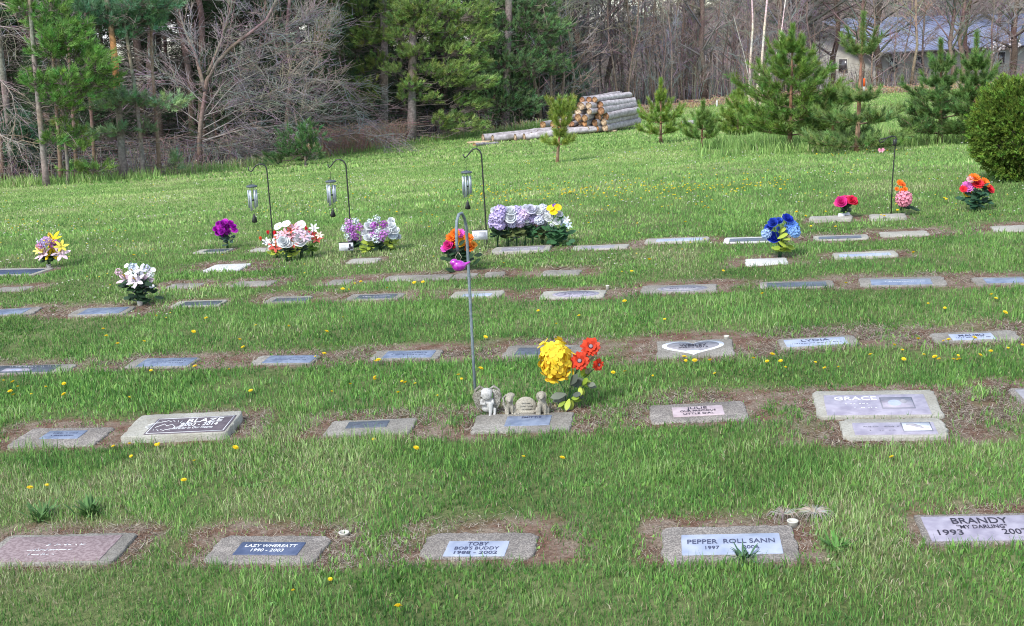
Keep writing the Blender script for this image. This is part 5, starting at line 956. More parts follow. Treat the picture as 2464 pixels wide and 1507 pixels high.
# young pines in the meadow
def young_pine(label, base, top, wpx, seed, whorls=6, dens=1., bare=.12, lead=.2, leanx=0, col=(.075, .155, .055), wide=None, Y=None, up=.4):
    wide = wide or (lambda f: 1.0 if f < .25 else max(.2, 1.0 - 1.05 * (f - .25)) * (1, .8, 1.05)[int(f * 97) % 3])
    p = at(*base); o = empty('young_pine', p, label, 'young pine', 'young pines growing in the meadow'); rng = np.random.default_rng(seed); rr = random.Random(seed)
    tpz = atY(top[0], top[1], p.y) - p; H = tpz.z; R = wpx / ppm(p) / 2; S = Sticks(); Pb = []; Ab = []; Lb = []
    T = resample([Vector((0, 0, -.05)), Vector((tpz.x * .3, 0, H * .4)), Vector((tpz.x * .7, 0, H * .75)), Vector((tpz.x, 0, H * .97))], 9)
    link('trunk', trunk_mesh(T, .022 + .012 * H, .008, (1.2, .8, .6), 7), o)
    tx = lambda z: np.array([tpz.x * z / H, 0, z])
    def brush(a, b, n=3):
        a = np.array(a); b = np.array(b); d = b - a; L_ = np.linalg.norm(d); d /= L_ + 1e-9
        for k in range(n): Pb.append(a + d * L_ * k / n); Ab.append(d + rng.normal(size=3) * .06); Lb.append(L_ / n)
    brush(tx(H * (1 - lead)), tx(H), 14)
    brush(tx(H * (1 - lead)), tx(H), 10)
    for i in range(whorls):
        f = i / max(1, whorls - 1); z = H * (bare + (1 - lead - bare) * f); env = wide(f) if wide else (1 - f) ** .75 * .85 + .2
        nb = rr.randint(6, 8)
        for k in range(nb):
            if env < .05: continue
            a = 2 * PI * (k + rr.uniform(-.3, .3)) / nb + i; L_ = R * env * rr.uniform(.75, 1.12); ca, sa = math.cos(a), math.sin(a)
            s0 = tx(z); rise = (up + .5 * f + .45 * f ** 4) * L_ * rr.uniform(.6, 1.2); e = s0 + np.array([ca * L_, sa * L_, rise]); m_ = s0 + np.array([ca * L_ * .55, sa * L_ * .55, rise * .3])
            S.add([s0, (s0 + m_) / 2, m_, e], .014 * (1 - .6 * f), .004, (.22, .15, .11)); brush(m_ * .55 + s0 * .45, m_, 2); brush(m_, e, 4); brush(e, e + np.array([ca * .06, sa * .06, .14]) * min(1, R * 1.5), 2)
            for j in range(int(6 * dens * max(.4, env) * min(1.6, R / .45))):
                t = rr.uniform(.3, .95); q = (s0 + (m_ - s0) * t / .55) if t < .55 else (m_ + (e - m_) * (t - .55) / .45); l2 = L_ * rr.uniform(.2, .42); a2 = a + rr.choice((-1, 1)) * rr.uniform(.5, 1.1)
                e2 = q + np.array([math.cos(a2) * l2, math.sin(a2) * l2, l2 * rr.uniform(.2, .9)]); S.add([q, (q + e2) / 2, (q + e2) / 2, e2], .006, .003, (.22, .15, .11)); brush(q + (e2 - q) * .2, e2, 2)
    P_ = np.array(Pb); A_ = np.array(Ab); A_ /= np.linalg.norm(A_, axis=1)[:, None]; Lb = np.array(Lb)
    C_ = np.array(col)[None] * rng.uniform(.75, 1.35, (len(P_), 1)) * (1 + rng.normal(size=(len(P_), 3)) * np.array([.12, .04, .12]))
    B_ = brushes(P_, A_, Lb, .095, 44, .0085, C_ * np.array([1.95, 1.7, 1.2]), rng, 1.0); link('crown', cmesh('crown', [(S.geo(), 0), (B_, 1)], [M_twig, M_needle]), o)
    bd = MB()
    return o
young_pine('scrawny little pine with few branches in front of the log stack', (1340, 393), (1358, 246), 100, 21, 4, .35, .3, .26, col=(.13, .20, .06), wide=lambda f: (.75, .2, .45, .6)[min(3, int(f * 3.99))])
young_pine('small bushy pine just right of the log stack', (1590, 345), (1590, 192), 110, 22, 4, .8, .14, .34, col=(.105, .19, .05))
young_pine('small sparse pine with a bare lower stem, between two bushier ones', (1688, 363), (1692, 246), 105, 23, 3, .5, .26, .4, col=(.09, .17, .06))
young_pine('small bright pine behind the birches, half hidden by the big one', (1775, 338), (1778, 216), 90, 24, 5, 1.1, .1, .22, col=(.10, .18, .05))
young_pine('broad young pine with thick upright top shoots in front of the birches', (1900, 361), (1908, 62), 255, 25, 7, 1.6, .12, .22, col=(.085, .165, .05), up=.35)
young_pine('young pine with a tall bare leader ending in a candelabra of long shoots', (2062, 366), (2078, 34), 240, 26, 5, 1.2, .04, .30, col=(.09, .16, .07), wide=lambda f: (1, .85, .34, .0, .36)[min(4, int(f * 4.99))], up=.12)
young_pine('dense young pine, left one of the pair before the house', (2262, 347), (2264, 98), 215, 27, 5, 1.5, .10, .30, col=(.07, .14, .06), wide=lambda f: (1, .95, .7, .34, .2)[min(4, int(f * 4.99))], up=.2)
young_pine('dense young pine, right one of the pair before the house', (2345, 345), (2350, 80), 210, 28, 5, 1.4, .10, .34, col=(.075, .15, .06), wide=lambda f: (1, .9, .6, .38, .24)[min(4, int(f * 4.99))], up=.22)
young_pine('low bushy pine filling the gap right of the broad young pine', (2005, 358), (2000, 225), 150, 29, 4, 1.5, .08, .16, col=(.07, .135, .055))
# clipped bush
p = at(2452, 434); S_ = ppm(p); o = empty('clipped_bush', p, 'dense rounded clipped evergreen bush at the right edge', 'bush'); rng = np.random.default_rng(40)
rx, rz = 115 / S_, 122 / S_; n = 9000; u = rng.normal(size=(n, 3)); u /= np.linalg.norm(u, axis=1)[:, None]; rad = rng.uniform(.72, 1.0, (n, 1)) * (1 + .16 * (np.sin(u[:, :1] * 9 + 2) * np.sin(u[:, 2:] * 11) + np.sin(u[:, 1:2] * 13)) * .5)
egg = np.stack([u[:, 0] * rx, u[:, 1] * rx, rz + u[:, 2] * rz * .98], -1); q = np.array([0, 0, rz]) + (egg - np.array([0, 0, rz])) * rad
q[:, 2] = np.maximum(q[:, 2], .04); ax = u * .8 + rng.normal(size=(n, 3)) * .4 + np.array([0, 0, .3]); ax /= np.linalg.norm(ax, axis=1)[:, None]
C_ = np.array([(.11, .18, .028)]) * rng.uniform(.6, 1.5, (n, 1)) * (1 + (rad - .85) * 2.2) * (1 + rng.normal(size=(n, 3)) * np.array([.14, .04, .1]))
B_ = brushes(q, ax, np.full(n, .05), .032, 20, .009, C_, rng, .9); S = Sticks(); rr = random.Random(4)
for k in range(60):
    e = q[k]; S.add([(0, 0, 0), e * .3 + np.array([0, 0, .1]), e * .6, e * .9], .02, .006, (.2, .15, .12))
mbk = MB(); mbk.tube([(0, 0, -.1), (0, 0, .3)], .06, 8); mbk.build('trunk', [M_bark], o)
core = MB(); core.ball((0, 0, rz), (rx * .70, rx * .70, rz * .72), 1, 20, 14, t=(.02, .04, .012))
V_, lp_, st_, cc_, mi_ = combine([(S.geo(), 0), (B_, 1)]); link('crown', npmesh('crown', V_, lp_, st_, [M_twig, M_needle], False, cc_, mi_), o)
# ------------------------------------------------------------------ bare trees
def grow_bare(seed, H, r0, nb, L1, lean=(0, 0), h0=.25, col=(.30, .25, .22), up=.5, droop=0, sub=5, tw=4, fork=0, rt=.011):
    rr = random.Random(seed); S = Sticks(); T = [Vector((0, 0, -.2))]; x = y = 0
    for i in range(1, 10):
        x += lean[0] * H / 9 + rr.gauss(0, .012 * H); y += lean[1] * H / 9 + rr.gauss(0, .012 * H); T.append(Vector((x, y, H * i / 9)))
    Ta = np.array([tuple(t) for t in T]); tp = lambda z: np.array([np.interp(z, Ta[:, 2], Ta[:, 0]), np.interp(z, Ta[:, 2], Ta[:, 1]), z])
    for k in range(nb):
        f = h0 + (1 - h0) * rr.random() ** .8; z = H * f; a = rr.uniform(0, 2 * PI); L_ = L1 * (1.1 - .6 * f) * rr.uniform(.6, 1.2); d = np.array([math.cos(a), math.sin(a), up * rr.uniform(.3, 1.6)]); d /= np.linalg.norm(d); s0 = tp(z)
        e = s0 + d * L_ + np.array([0, 0, -droop * L_]); m_ = s0 + d * L_ * .5 + np.array([rr.gauss(0, .06), rr.gauss(0, .06), .06]) * L_; rb = max(rt, r0 * (1.05 - f) * .42)
        pts = [s0, s0 + (m_ - s0) * .55, m_, e]; cc = tuple(v * rr.uniform(.8, 1.2) for v in col); S.add(pts, rb, rt * .8, cc)
        for j in range(sub):
            t = rr.uniform(.25, 1); q = s0 + (m_ - s0) * t / .5 if t < .5 else m_ + (e - m_) * (t - .5) / .5; L2 = L_ * rr.uniform(.25, .5); d2 = d + np.array([rr.gauss(0, .55), rr.gauss(0, .55), rr.gauss(.15 - droop, .4)]); d2 /= np.linalg.norm(d2); e2 = q + d2 * L2; m2 = (q + e2) / 2 + np.array([rr.gauss(0, .05), rr.gauss(0, .05), rr.gauss(0, .05)]) * L2
            S.add([q, m2, m2, e2], rt * .9, rt * .5, cc)
            for l in range(tw):
                t = rr.uniform(.2, 1); q3 = q + (e2 - q) * t; d3 = d2 + np.array([rr.gauss(0, .6), rr.gauss(0, .6), rr.gauss(0, .5)]); d3 /= np.linalg.norm(d3); L3 = L2 * rr.uniform(.3, .7); e3 = q3 + d3 * L3; S.add([q3, (q3 + e3) / 2, (q3 + e3) / 2, e3], rt * .6, rt * .35, cc)
    return trunk_mesh(T, r0 * .72, r0 * .25, tuple(v * 3.4 for v in (col[0], col[1] * 1.06, col[2] * 1.08)), 8), cmesh('crown', [(S.geo(), 0)], [M_twig])
BARE = [grow_bare(100 + i, rg0[0], rg0[1], rg0[2], rg0[3], h0=rg0[4], col=rg0[5], up=rg0[6], rt=.012, sub=6, tw=5) for i, rg0 in enumerate(((9, .13, 34, 2.4, .1, (.30, .26, .25), .8), (10, .16, 36, 2.6, .12, (.25, .215, .205), .9), (8, .09, 40, 1.9, .06, (.34, .30, .285), .7), (11, .2, 34, 3.0, .15, (.23, .20, .19), .7), (7, .06, 40, 1.5, .04, (.32, .265, .245), .9), (9, .10, 38, 2.2, .06, (.34, .32, .27), .6)))]
def place_tree(v, x, y, label, group, name='bare_tree', cat='bare tree', rz=0, s=1., tilt=0):
    o = empty(name, (x, y, float(G(x, y)) - .05), label, cat, group, rz); o.scale = (s, s, s); o.rotation_euler = (random.uniform(-.05, .05), tilt, rz)
    link('trunk', v[0], o); link('crown', v[1], o); return o
random.seed(77)
# the mixed wood right of the logs
GB = 'bare trees of the wood behind the log stack'; n = 0
for k in range(84):
    b = random.uniform(.02, .47); d = random.random() ** 1.3
    y = float(treeY(b)) + 1 + d * 34; x = b * y
    if b > .26 and y > 69 and y < 112: y = random.uniform(63, 69) if random.random() < .12 else random.uniform(114, 128); x = b * y
    if b > .26 and y < 70 and random.random() < .6: continue
    place_tree(BARE[k % 6], x, y, 'leafless grey brown tree in the wood behind the log stack and the meadow', GB, rz=random.uniform(0, 6.28), s=random.uniform(.75, 1.25))
POLE = [grow_bare(140 + i, 9, .055, 26, 1.1, h0=.05, col=c_, up=1.1, rt=.010, sub=5, tw=4) for i, c_ in enumerate(((.30, .27, .265), (.36, .33, .32), (.24, .215, .205)))]
for k in range(85):
    b = random.uniform(.02, .27) if k % 12 else random.uniform(.3, .46); y = float(treeY(b)) + .5 + random.random() * 14; x = b * y
    place_tree(POLE[k % 3], x, y, 'slender young leafless tree at the front of the bare wood', 'slender young trees at the front of the bare wood', rz=random.uniform(0, 6.28), s=random.uniform(.7, 1.2))
# named trees in front of the wood
def px_tree(v, base, Y, label, s=1, rz=0, tilt=0, name='bare_tree', cat='bare tree', group=None):
    q = atY(base[0], base[1], Y); return place_tree(v, q.x, Y, label, group, name, cat, rz, s, tilt)
BIGD = grow_bare(201, 11, .36, 40, 4.2, h0=.2, col=(.19, .16, .145), up=.45, sub=7, tw=4, rt=.016); BIG2 = grow_bare(202, 10, .30, 34, 3.8, h0=.22, col=(.21, .175, .155), up=.5, sub=7, tw=4, rt=.016)
px_tree(BIGD, (1915, 230), 64, 'thick dark trunked bare tree behind the broad young pine', 1, .5)
px_tree(BIG2, (2000, 222), 66, 'dark bare tree before the gable end of the house', .8, 2.1, .03)
px_tree(BIGD, (2118, 218), 66, 'thick forked bare tree standing before the middle of the blue roof', .75, 3.6, .05)
px_tree(BARE[2], (2228, 214), 68, 'slim straight bare tree before the windows of the house', 1, 1.0)
px_tree(BIG2, (2330, 212), 69, 'bare tree before the right part of the blue roof', .7, 5.0, .06)
px_tree(BIGD, (2432, 212), 70, 'big bare tree before the roof at the right edge', .8, 4.4, .08)
px_tree(BARE[5], (1500, 262), 55, 'bare tree with low side branches just above the log stack', 1.0, 1.2, .02); px_tree(BARE[0], (1395, 270), 55, 'pale straight bare tree at the right side of the dark pines', .9, .3)
# birches
def limb_tree(label, Y, limbs, col, base, name='bare_tree', cat='bare tree', sub=12, L2=.9, tw=3, seed=1, rt=.010, group=None, tcol=None, gd=0.2, twc=None):
    p = at(*base) if Y is None else Vector((atY(base[0], base[1], Y).x, Y, 0)); p.z = float(G(p.x, p.y)); Y = p.y; o = empty(name, p, label, cat, group); rr = random.Random(seed); S = Sticks(); twc = twc or col
    for li, (pts, r0, r1) in enumerate(limbs):
        yo = 0 if li == 0 else rr.uniform(-.8, .8); W_ = [atY(a, b, Y + yo * (k / (len(pts) - 1))) - p for k, (a, b) in enumerate(pts)]; W_ = resample(W_, 10)
        if li == 0 or r0 > .03:
            mb = trunk_mesh(W_, r0, r1, tcol or tuple(v * 3 for v in col), 7); link('trunk' if li == 0 else 'limb', mb, o)
        else:
            for i in range(0, 9, 3): S.add(W_[i:i + 4], r0 + (r1 - r0) * i / 9, r0 + (r1 - r0) * (i + 3) / 9, col)
        Wa = np.array([tuple(v) for v in W_])
        for j in range(sub):
            t = rr.uniform(.15, 1) * 8.9; i = int(t); q = Wa[i] + (Wa[i + 1] - Wa[i]) * (t - i); d = (Wa[i + 1] - Wa[i]); d /= np.linalg.norm(d); d = d + np.array([rr.gauss(0, .6), rr.gauss(0, .7), rr.gauss(.05, .5)]); d /= np.linalg.norm(d); l = L2 * rr.uniform(.4, 1.2)
            e = q + d * l + np.array([0, 0, -gd * l]); m_ = (q + e) / 2 + np.array([rr.gauss(0, .08), rr.gauss(0, .05), .09]) * l; cc = tuple(v * rr.uniform(.75, 1.15) for v in twc); S.add([q, q + (m_ - q) * .6, m_, e], rt, rt * .5, cc)
            for k in range(tw):
                f = rr.uniform(.2, .95); q2 = q + (e - q) * f; d2 = d + np.array([rr.gauss(0, .6), rr.gauss(0, .6), rr.gauss(-.05, .5)]); d2 /= np.linalg.norm(d2); l2 = l * rr.uniform(.25, .55); e2 = q2 + d2 * l2; S.add([q2, (q2 + e2) / 2, (q2 + e2) / 2, e2], rt * .6, rt * .35, cc)
    if S.P: link('crown', cmesh('crown', [(S.geo(), 0)], [M_twig]), o)
    return o
BW = (.66, .64, .60)
limb_tree('white birch, left and straightest stem of the clump', 48, [([(1800, 268), (1805, 150), (1812, 60), (1808, -30)], .055, .03)], BW, (1800, 268), 'birch_tree', 'birch', 14, .8, seed=51, tcol=(2.6, 2.7, 2.7), twc=(.3, .24, .22))
limb_tree('white birch with the thickest stem, middle of the clump', 48, [([(1812, 270), (1832, 160), (1840, 60), (1850, -40)], .065, .035), ([(1812, 235), (1790, 130), (1765, 40)], .02, .01)], BW, (1812, 270), 'birch_tree', 'birch', 14, .8, seed=52, tcol=(2.7, 2.8, 2.8), twc=(.3, .24, .22))
limb_tree('white birch leaning to the right over the broad young pine', 47, [([(1822, 275), (1838, 215), (1865, 150), (1880, 80), (1890, 0)], .05, .02)], BW, (1822, 275), 'birch_tree', 'birch', 12, .7, seed=53, tcol=(2.6, 2.7, 2.7), twc=(.3, .24, .22))
# the wide pale bare trees at the left
PG = (.31, .285, .275)
limb_tree('spreading pale grey bare tree with long arching limbs, behind the left chimes', None, [([(485, 403), (478, 330), (492, 240), (500, 175), (560, 110), (640, 52), (665, 0)], .075, .035), ([(494, 220), (470, 130), (440, 60), (425, 0)], .06, .02), ([(500, 180), (540, 80), (560, 0)], .05, .02),
   ([(485, 330), (560, 290), (640, 240), (720, 195), (775, 150)], .025, .008), ([(482, 345), (600, 298), (690, 282), (745, 275)], .025, .008), ([(484, 340), (590, 310), (700, 300), (765, 250), (805, 200)], .025, .008), ([(490, 290), (560, 205), (640, 165), (720, 150), (765, 90)], .025, .008), ([(492, 270), (540, 195), (600, 172), (670, 190), (720, 230)], .022, .008),
   ([(490, 250), (440, 200), (400, 175), (350, 190)], .022, .008), ([(486, 300), (430, 260), (380, 225), (330, 225)], .02, .007), ([(500, 190), (600, 150), (700, 120), (780, 60)], .022, .008), ([(540, 140), (640, 110), (720, 60), (760, 10)], .022, .008), ([(486, 360), (560, 350), (640, 330), (700, 340)], .02, .007), ([(486, 350), (540, 370), (600, 375), (650, 360)], .018, .007), ([(600, 85), (680, 70), (740, 40)], .02, .007),
   ([(490, 310), (600, 250), (690, 240), (760, 215)], .022, .008), ([(488, 280), (580, 250), (660, 225), (700, 175)], .022, .008)], PG, (485, 403), sub=34, L2=1.15, tw=6, tcol=(.85, .80, .78), seed=61, rt=.009)
limb_tree('tangled low bare tree in the shade left of the tall pine', 36, [([(700, 385), (690, 300), (700, 200), (690, 60), (700, -20)], .09, .05), ([(695, 330), (760, 290), (830, 280), (900, 300)], .02, .007), ([(695, 310), (640, 260), (600, 240), (560, 250)], .02, .007), ([(697, 300), (770, 250), (840, 245), (900, 262)], .02, .007), ([(696, 270), (740, 200), (800, 190), (850, 215)], .02, .007), ([(697, 240), (640, 190), (590, 120)], .02, .007), ([(698, 180), (760, 120), (800, 60)], .02, .007),
   ([(695, 345), (770, 335), (850, 320), (940, 330)], .02, .007), ([(695, 350), (650, 330), (590, 335)], .02, .007), ([(698, 150), (640, 90), (620, 20)], .02, .007)], (.27, .235, .23), (700, 385), sub=34, L2=1.2, tw=6, tcol=(.7, .64, .62), seed=62, rt=.009)
limb_tree('bare tree whose pale limb arches in from the left edge', 28.5, [([(-60, 440), (-50, 300), (-30, 120), (-20, -20)], .12, .08), ([(-40, 200), (0, 192), (28, 222), (38, 270), (36, 300), (24, 345)], .022, .008), ([(-30, 100), (20, 82), (70, 98)], .025, .01), ([(-20, 60), (40, 70), (90, 55)], .02, .008), ([(-30, 250), (20, 260), (50, 300)], .018, .008), ([(-40, 300), (10, 330), (60, 350)], .018, .008), ([(-20, 0), (30, 20), (80, 10)], .025, .01)], (.40, .35, .32), (-60, 440), sub=18, L2=.8, tw=4, seed=63, rt=.007)
for i, (bx, by, t, lb) in enumerate(((8, 436, 330, 'thin dark trunk at the very left edge of the wood'), (148, 442, 200, 'very thin pale stem right beside the leaning grey trunk'), (186, 433, 150, 'pale stem third from the leaning grey trunk'), (230, 430, 100, 'thin stem left of the orange trunked pine'), (385, 424, 60, 'thin grey stem between the orange trunk and the spreading bare tree'))):
    limb_tree(lb, None, [([(bx, by), (bx - 7, by - 110), (bx - 18, by - 260), (bx - 26, by - 460)], .05, .03)], (.33, .29, .26), (bx, by), sub=26, L2=.7, tw=4, seed=70 + i, rt=.007)
# dark pine wood behind the edge
def forest_pine(seed):
    rr = random.Random(seed); rng = np.random.default_rng(seed); H = 13; T = [Vector((rr.gauss(0, .05) * i, rr.gauss(0, .05) * i, H * i / 9 - .2)) for i in range(10)]; S = Sticks(); Ta = np.array([tuple(t) for t in T])
    tp = lambda z: np.array([np.interp(z, Ta[:, 2], Ta[:, 0]), np.interp(z, Ta[:, 2], Ta[:, 1]), z]); wood = (.17, .14, .13)
    for k in range(50):
        z = rr.uniform(.5, 6.5); a = rr.uniform(0, 2 * PI); l = rr.uniform(.5, 1.7); s0 = tp(z); e = s0 + np.array([math.cos(a) * l, math.sin(a) * l, rr.uniform(-.5, .3)]); m_ = (s0 + e) / 2 + np.array([0, 0, rr.uniform(-.1, .2)]); S.add([s0, (s0 + m_) / 2, m_, e], .018, .006, wood)
        for j in range(5):
            f = rr.uniform(.3, 1); b_ = s0 + (e - s0) * f; e2 = b_ + np.array([rr.uniform(-.4, .4), rr.uniform(-.4, .4), rr.uniform(-.3, .2)]); S.add([b_, (b_ + e2) / 2, (b_ + e2) / 2, e2], .007, .004, wood)
    n = 420; z = rng.uniform(4.8, 13.5, n); r = (13.8 - z) ** .6 * rng.uniform(.15, .78, n); a = rng.uniform(0, 2 * PI, n); q = np.stack([r * np.cos(a), r * np.sin(a), z], -1); ax = np.stack([np.cos(a), np.sin(a), np.full(n, .5)], -1) + rng.normal(size=(n, 3)) * .3; ax /= np.linalg.norm(ax, axis=1)[:, None]
    B_ = brushes(q, ax, np.full(n, .4), .30, 18, .04, np.array([(.07, .12, .055)]) * rng.uniform(.6, 1.4, (n, 1)), rng)
    return trunk_mesh(T, .115, .05, (.78, .70, .67), 8), cmesh('crown', [(S.geo(), 0), (B_, 1)], [M_twig, M_needle])
FP = [forest_pine(300 + i) for i in range(4)]
GP = 'trunks of the dark pine wood at the left'
random.seed(11)
for k in range(112):
    b = random.uniform(-.52, .06); y = float(treeY(b)) + 4.5 + random.random() ** 1.15 * 34; x = b * y
    place_tree(FP[k % 4], x, y, 'straight dark trunked pine inside the shaded wood at the left', GP, 'forest_pine', 'pine tree', random.uniform(0, 6.28), random.uniform(.8, 1.2))
# shaded undergrowth conifers closing the wood
def shade_fir(seed):
    rr = random.Random(seed); rng = np.random.default_rng(seed); H = 5.; T = [Vector((0, 0, H * i / 6 - .1)) for i in range(7)]; n = 520; z = rng.uniform(.3, H, n); r = (H + .3 - z) / H * 1.5 * rng.uniform(.3, 1, n); a = rng.uniform(0, 2 * PI, n); q = np.stack([r * np.cos(a), r * np.sin(a), z], -1); ax = np.stack([np.cos(a), np.sin(a), np.full(n, .15)], -1) + rng.normal(size=(n, 3)) * .3; ax /= np.linalg.norm(ax, axis=1)[:, None]
    B_ = brushes(q, ax, np.full(n, .25), .13, 22, .016, np.array([(.075, .13, .06)]) * rng.uniform(.5, 1.4, (n, 1)), rng); S = Sticks()
    for k in range(120):
        e = q[k]; s0 = np.array([0, 0, max(.1, e[2] - .2)]); S.add([s0, (s0 + e) / 2, (s0 + e) / 2, e], .014, .005, (.17, .14, .13))
    return trunk_mesh(T, .06, .02, (.7, .6, .55), 7), cmesh('crown', [(S.geo(), 0), (B_, 1)], [M_twig, M_needle])
SF = [shade_fir(400 + i) for i in range(3)]
for k in range(88):
    b = random.uniform(-.5, .06) if k % 3 else random.uniform(-.2, .05); y = float(treeY(b)) + random.uniform(2, 22); x = b * y
    place_tree(SF[k % 3], x, y, 'low shaded conifer between the trunks of the dark pine wood', 'shaded conifers in the dark pine wood', 'shaded_conifer', 'conifer', random.uniform(0, 6.28), random.uniform(.6, 1.1))
# thickets: stuff
def thicket(name, label, n, b0, b1, off, hgt, rt, cols, seed, curl=.5):
    rr = random.Random(seed); S = Sticks()
    for k in range(n):
        b = rr.uniform(b0, b1); y = float(treeY(b)) + rr.uniform(*off); x = b * y; z = float(G(x, y)); h = rr.uniform(*hgt); a = rr.uniform(0, 2 * PI); l = h * curl * rr.uniform(.1, 1.2)
        s0 = np.array([x, y, z - .03]); m_ = s0 + np.array([math.cos(a) * l * .4, math.sin(a) * l * .4, h * .75]); e = s0 + np.array([math.cos(a) * l * 1.3, math.sin(a) * l * 1.3, h * rr.uniform(.6, 1)]); c = rr.choice(cols); c = tuple(v * rr.uniform(.7, 1.2) for v in c)
        S.add([s0, s0 + (m_ - s0) * .6, m_, e], rt, rt * .4, c)
        for j in range(2):
            f = rr.uniform(.4, 1); q = s0 + (m_ - s0) * f; e2 = q + np.array([rr.gauss(0, .25), rr.gauss(0, .25), rr.uniform(0, .4)]) * h * .6; S.add([q, (q + e2) / 2, (q + e2) / 2, e2], rt * .6, rt * .3, c)
    tag(link(name, cmesh(name, [(S.geo(), 0)], [M_twig])), label, 'undergrowth', kind='stuff')
thicket('undergrowth', 'tangle of dead twigs and stems along the edge of the pine wood', 2600, -.5, .06, (.1, 6), (.2, 1.2), .009, [(.26, .22, .215), (.20, .16, .145), (.34, .30, .28)], 81, 1.4)
thicket('brushwood', 'heap of reddish brown dead brushwood left of the tall pine trunk', 900, -.155, -.085, (-1.3, 1.2), (.3, 1.1), .010, [(.30, .19, .15), (.36, .26, .21)], 82, .9)
thicket('undergrowth', 'thin stems and saplings filling the bare wood behind the meadow', 1500, .03, .27, (.3, 14), (.5, 2.4), .011, [(.34, .30, .28), (.28, .245, .23), (.42, .37, .34)], 83, .5)
thicket('undergrowth', 'low brush in front of the house', 900, .27, .5, (.5, 9), (.4, 1.5), .014, [(.27, .22, .205), (.30, .25, .2)], 87, .8)
thicket('dry_reeds', 'upright straw coloured dry grass clump beside the pine sapling', 240, -.172, -.158, (-1.6, -1.1), (.3, .62), .010, [(.62, .52, .30), (.52, .42, .24)], 84, .12)
thicket('dry_reeds', 'dry straw tufts at the woodland edge', 900, -.3, .03, (-1.2, .1), (.1, .4), .009, [(.60, .52, .34), (.45, .38, .24)], 85, .4)
thicket('dry_grass', 'tan dead grass and leaves at the foot of the bare wood', 2600, .10, .46, (-2.5, .8), (.12, .4), .02, [(.46, .34, .22), (.36, .27, .18), (.52, .42, .28)], 86, 1.2)
# far wooded hill
rr = random.Random(90); S = Sticks()
for k in range(3600):
    b = rr.uniform(.16, .55); y = rr.uniform(135, 215); x = b * y; z = float(G(x, y)); h = rr.uniform(5, 9); S.add([(x, y, z), (x, y, z + h * .5), (x + rr.gauss(0, .5), y, z + h * .8), (x + rr.gauss(0, 1), y, z + h)], .10, .03, (.25, .20, .18))
    for j in range(5): f = rr.uniform(.3, .95); e = (x + rr.gauss(0, 1.6), y + rr.gauss(0, 1), z + h * f + rr.uniform(.3, 1.8)); s0 = (x, y, z + h * f); m_ = tuple((s0[i] + e[i]) / 2 for i in range(3)); S.add([s0, m_, m_, e], .05, .02, (.27, .215, .195))
tag(link('distant_woodland', cmesh('distant_woodland', [(S.geo(), 0)], [M_twig])), 'brown leafless woodland on the low hill behind the house', 'woodland', kind='stuff')
# ------------------------------------------------------------------ logs
M_logbark = mat('log_bark', (.28, .25, .255), (.50, .46, .48), 9, rough=.95, bump=.6, bscale=30, attr=True); M_end = mat('sawn_end', (.17, .095, .055), (.48, .37, .26), 16, rough=.85, attr=True); M_plank = mat('sawn_plank', (.52, .38, .24), (.62, .48, .33), 8, rough=.85)
def log_obj(c, ax, L_, r, label, group, seed, endc=None, name='cut_log'):
    rr = random.Random(seed); n = 16; o = empty(name, c, label, 'log', group); ax = Vector(ax).normalized(); a = Vector((0, 0, 1)).cross(ax).normalized(); b = ax.cross(a); prof = [1 + rr.gauss(0, .05) for _ in range(n)]; mb = MB(); V = []; t = []; g = rr.uniform(.8, 1.15); K_ = 9
    for i in range(K_):
        q = ax * (L_ * i / (K_ - 1)) + a * rr.gauss(0, .006) + b * rr.gauss(0, .006)
        for k in range(n): an = 2 * PI * k / n; R_ = r * prof[k] * (1 + rr.gauss(0, .02)) * (1.03 - .07 * i / K_); V.append(q + (a * math.cos(an) + b * math.sin(an)) * R_)
    mb.add(V, [(i * n + k, i * n + (k + 1) % n, (i + 1) * n + (k + 1) % n, (i + 1) * n + k) for i in range(K_ - 1) for k in range(n)], 0, (g, g, g))
    for j in range(rr.randint(0, 2)):
        f = rr.uniform(.2, .9); an = rr.uniform(0, 6.28); q = ax * L_ * f + (a * math.cos(an) + b * math.sin(an)) * r * .9; mb.tube([q, q + (a * math.cos(an) + b * math.sin(an)) * r * .5], [.02, .012], 5, 0, (g, g, g))
    mb.build('bark', [M_logbark], o, True)
    for s_ in (0, 1):
        eb = MB(); q = ax * (L_ * s_ + (.004 if s_ else -.004)); rg1 = V[:n] if s_ == 0 else V[-n:]; dc = rr.choice([(1, 1, 1), (.7, .5, .4), (1.2, 1.25, 1.3), (.8, .65, .5), (.9, .62, .42)])
        cen = sum(rg1, Vector()) / n + ax * (.006 if s_ else -.006); r1 = [cen + (v - cen) * .6 for v in rg1]; r0 = [v + ax * (.005 if s_ else -.005) for v in rg1]
        Vv = [cen] + r1 + r0; F = [(0, 1 + (k + 1) % n, 1 + k) if not s_ else (0, 1 + k, 1 + (k + 1) % n) for k in range(n)] + [((1 + k), 1 + (k + 1) % n, 1 + n + (k + 1) % n, 1 + n + k) if not s_ else (1 + k, 1 + n + k, 1 + n + (k + 1) % n, 1 + (k + 1) % n) for k in range(n)]
        eb.add(Vv, F, 0, dc); eb.t = [tuple(v * 1.25 for v in dc)] * (1 + n) + [tuple(v * .42 for v in dc)] * n; eb.build('sawn_end', [M_end], o)
    return o
th = math.radians(33); lax = Vector((math.sin(th), math.cos(th), .0)); lsd = Vector((math.cos(th), -math.sin(th), 0))
c0 = at(1447, 322); c0.z += .06; rL = .108
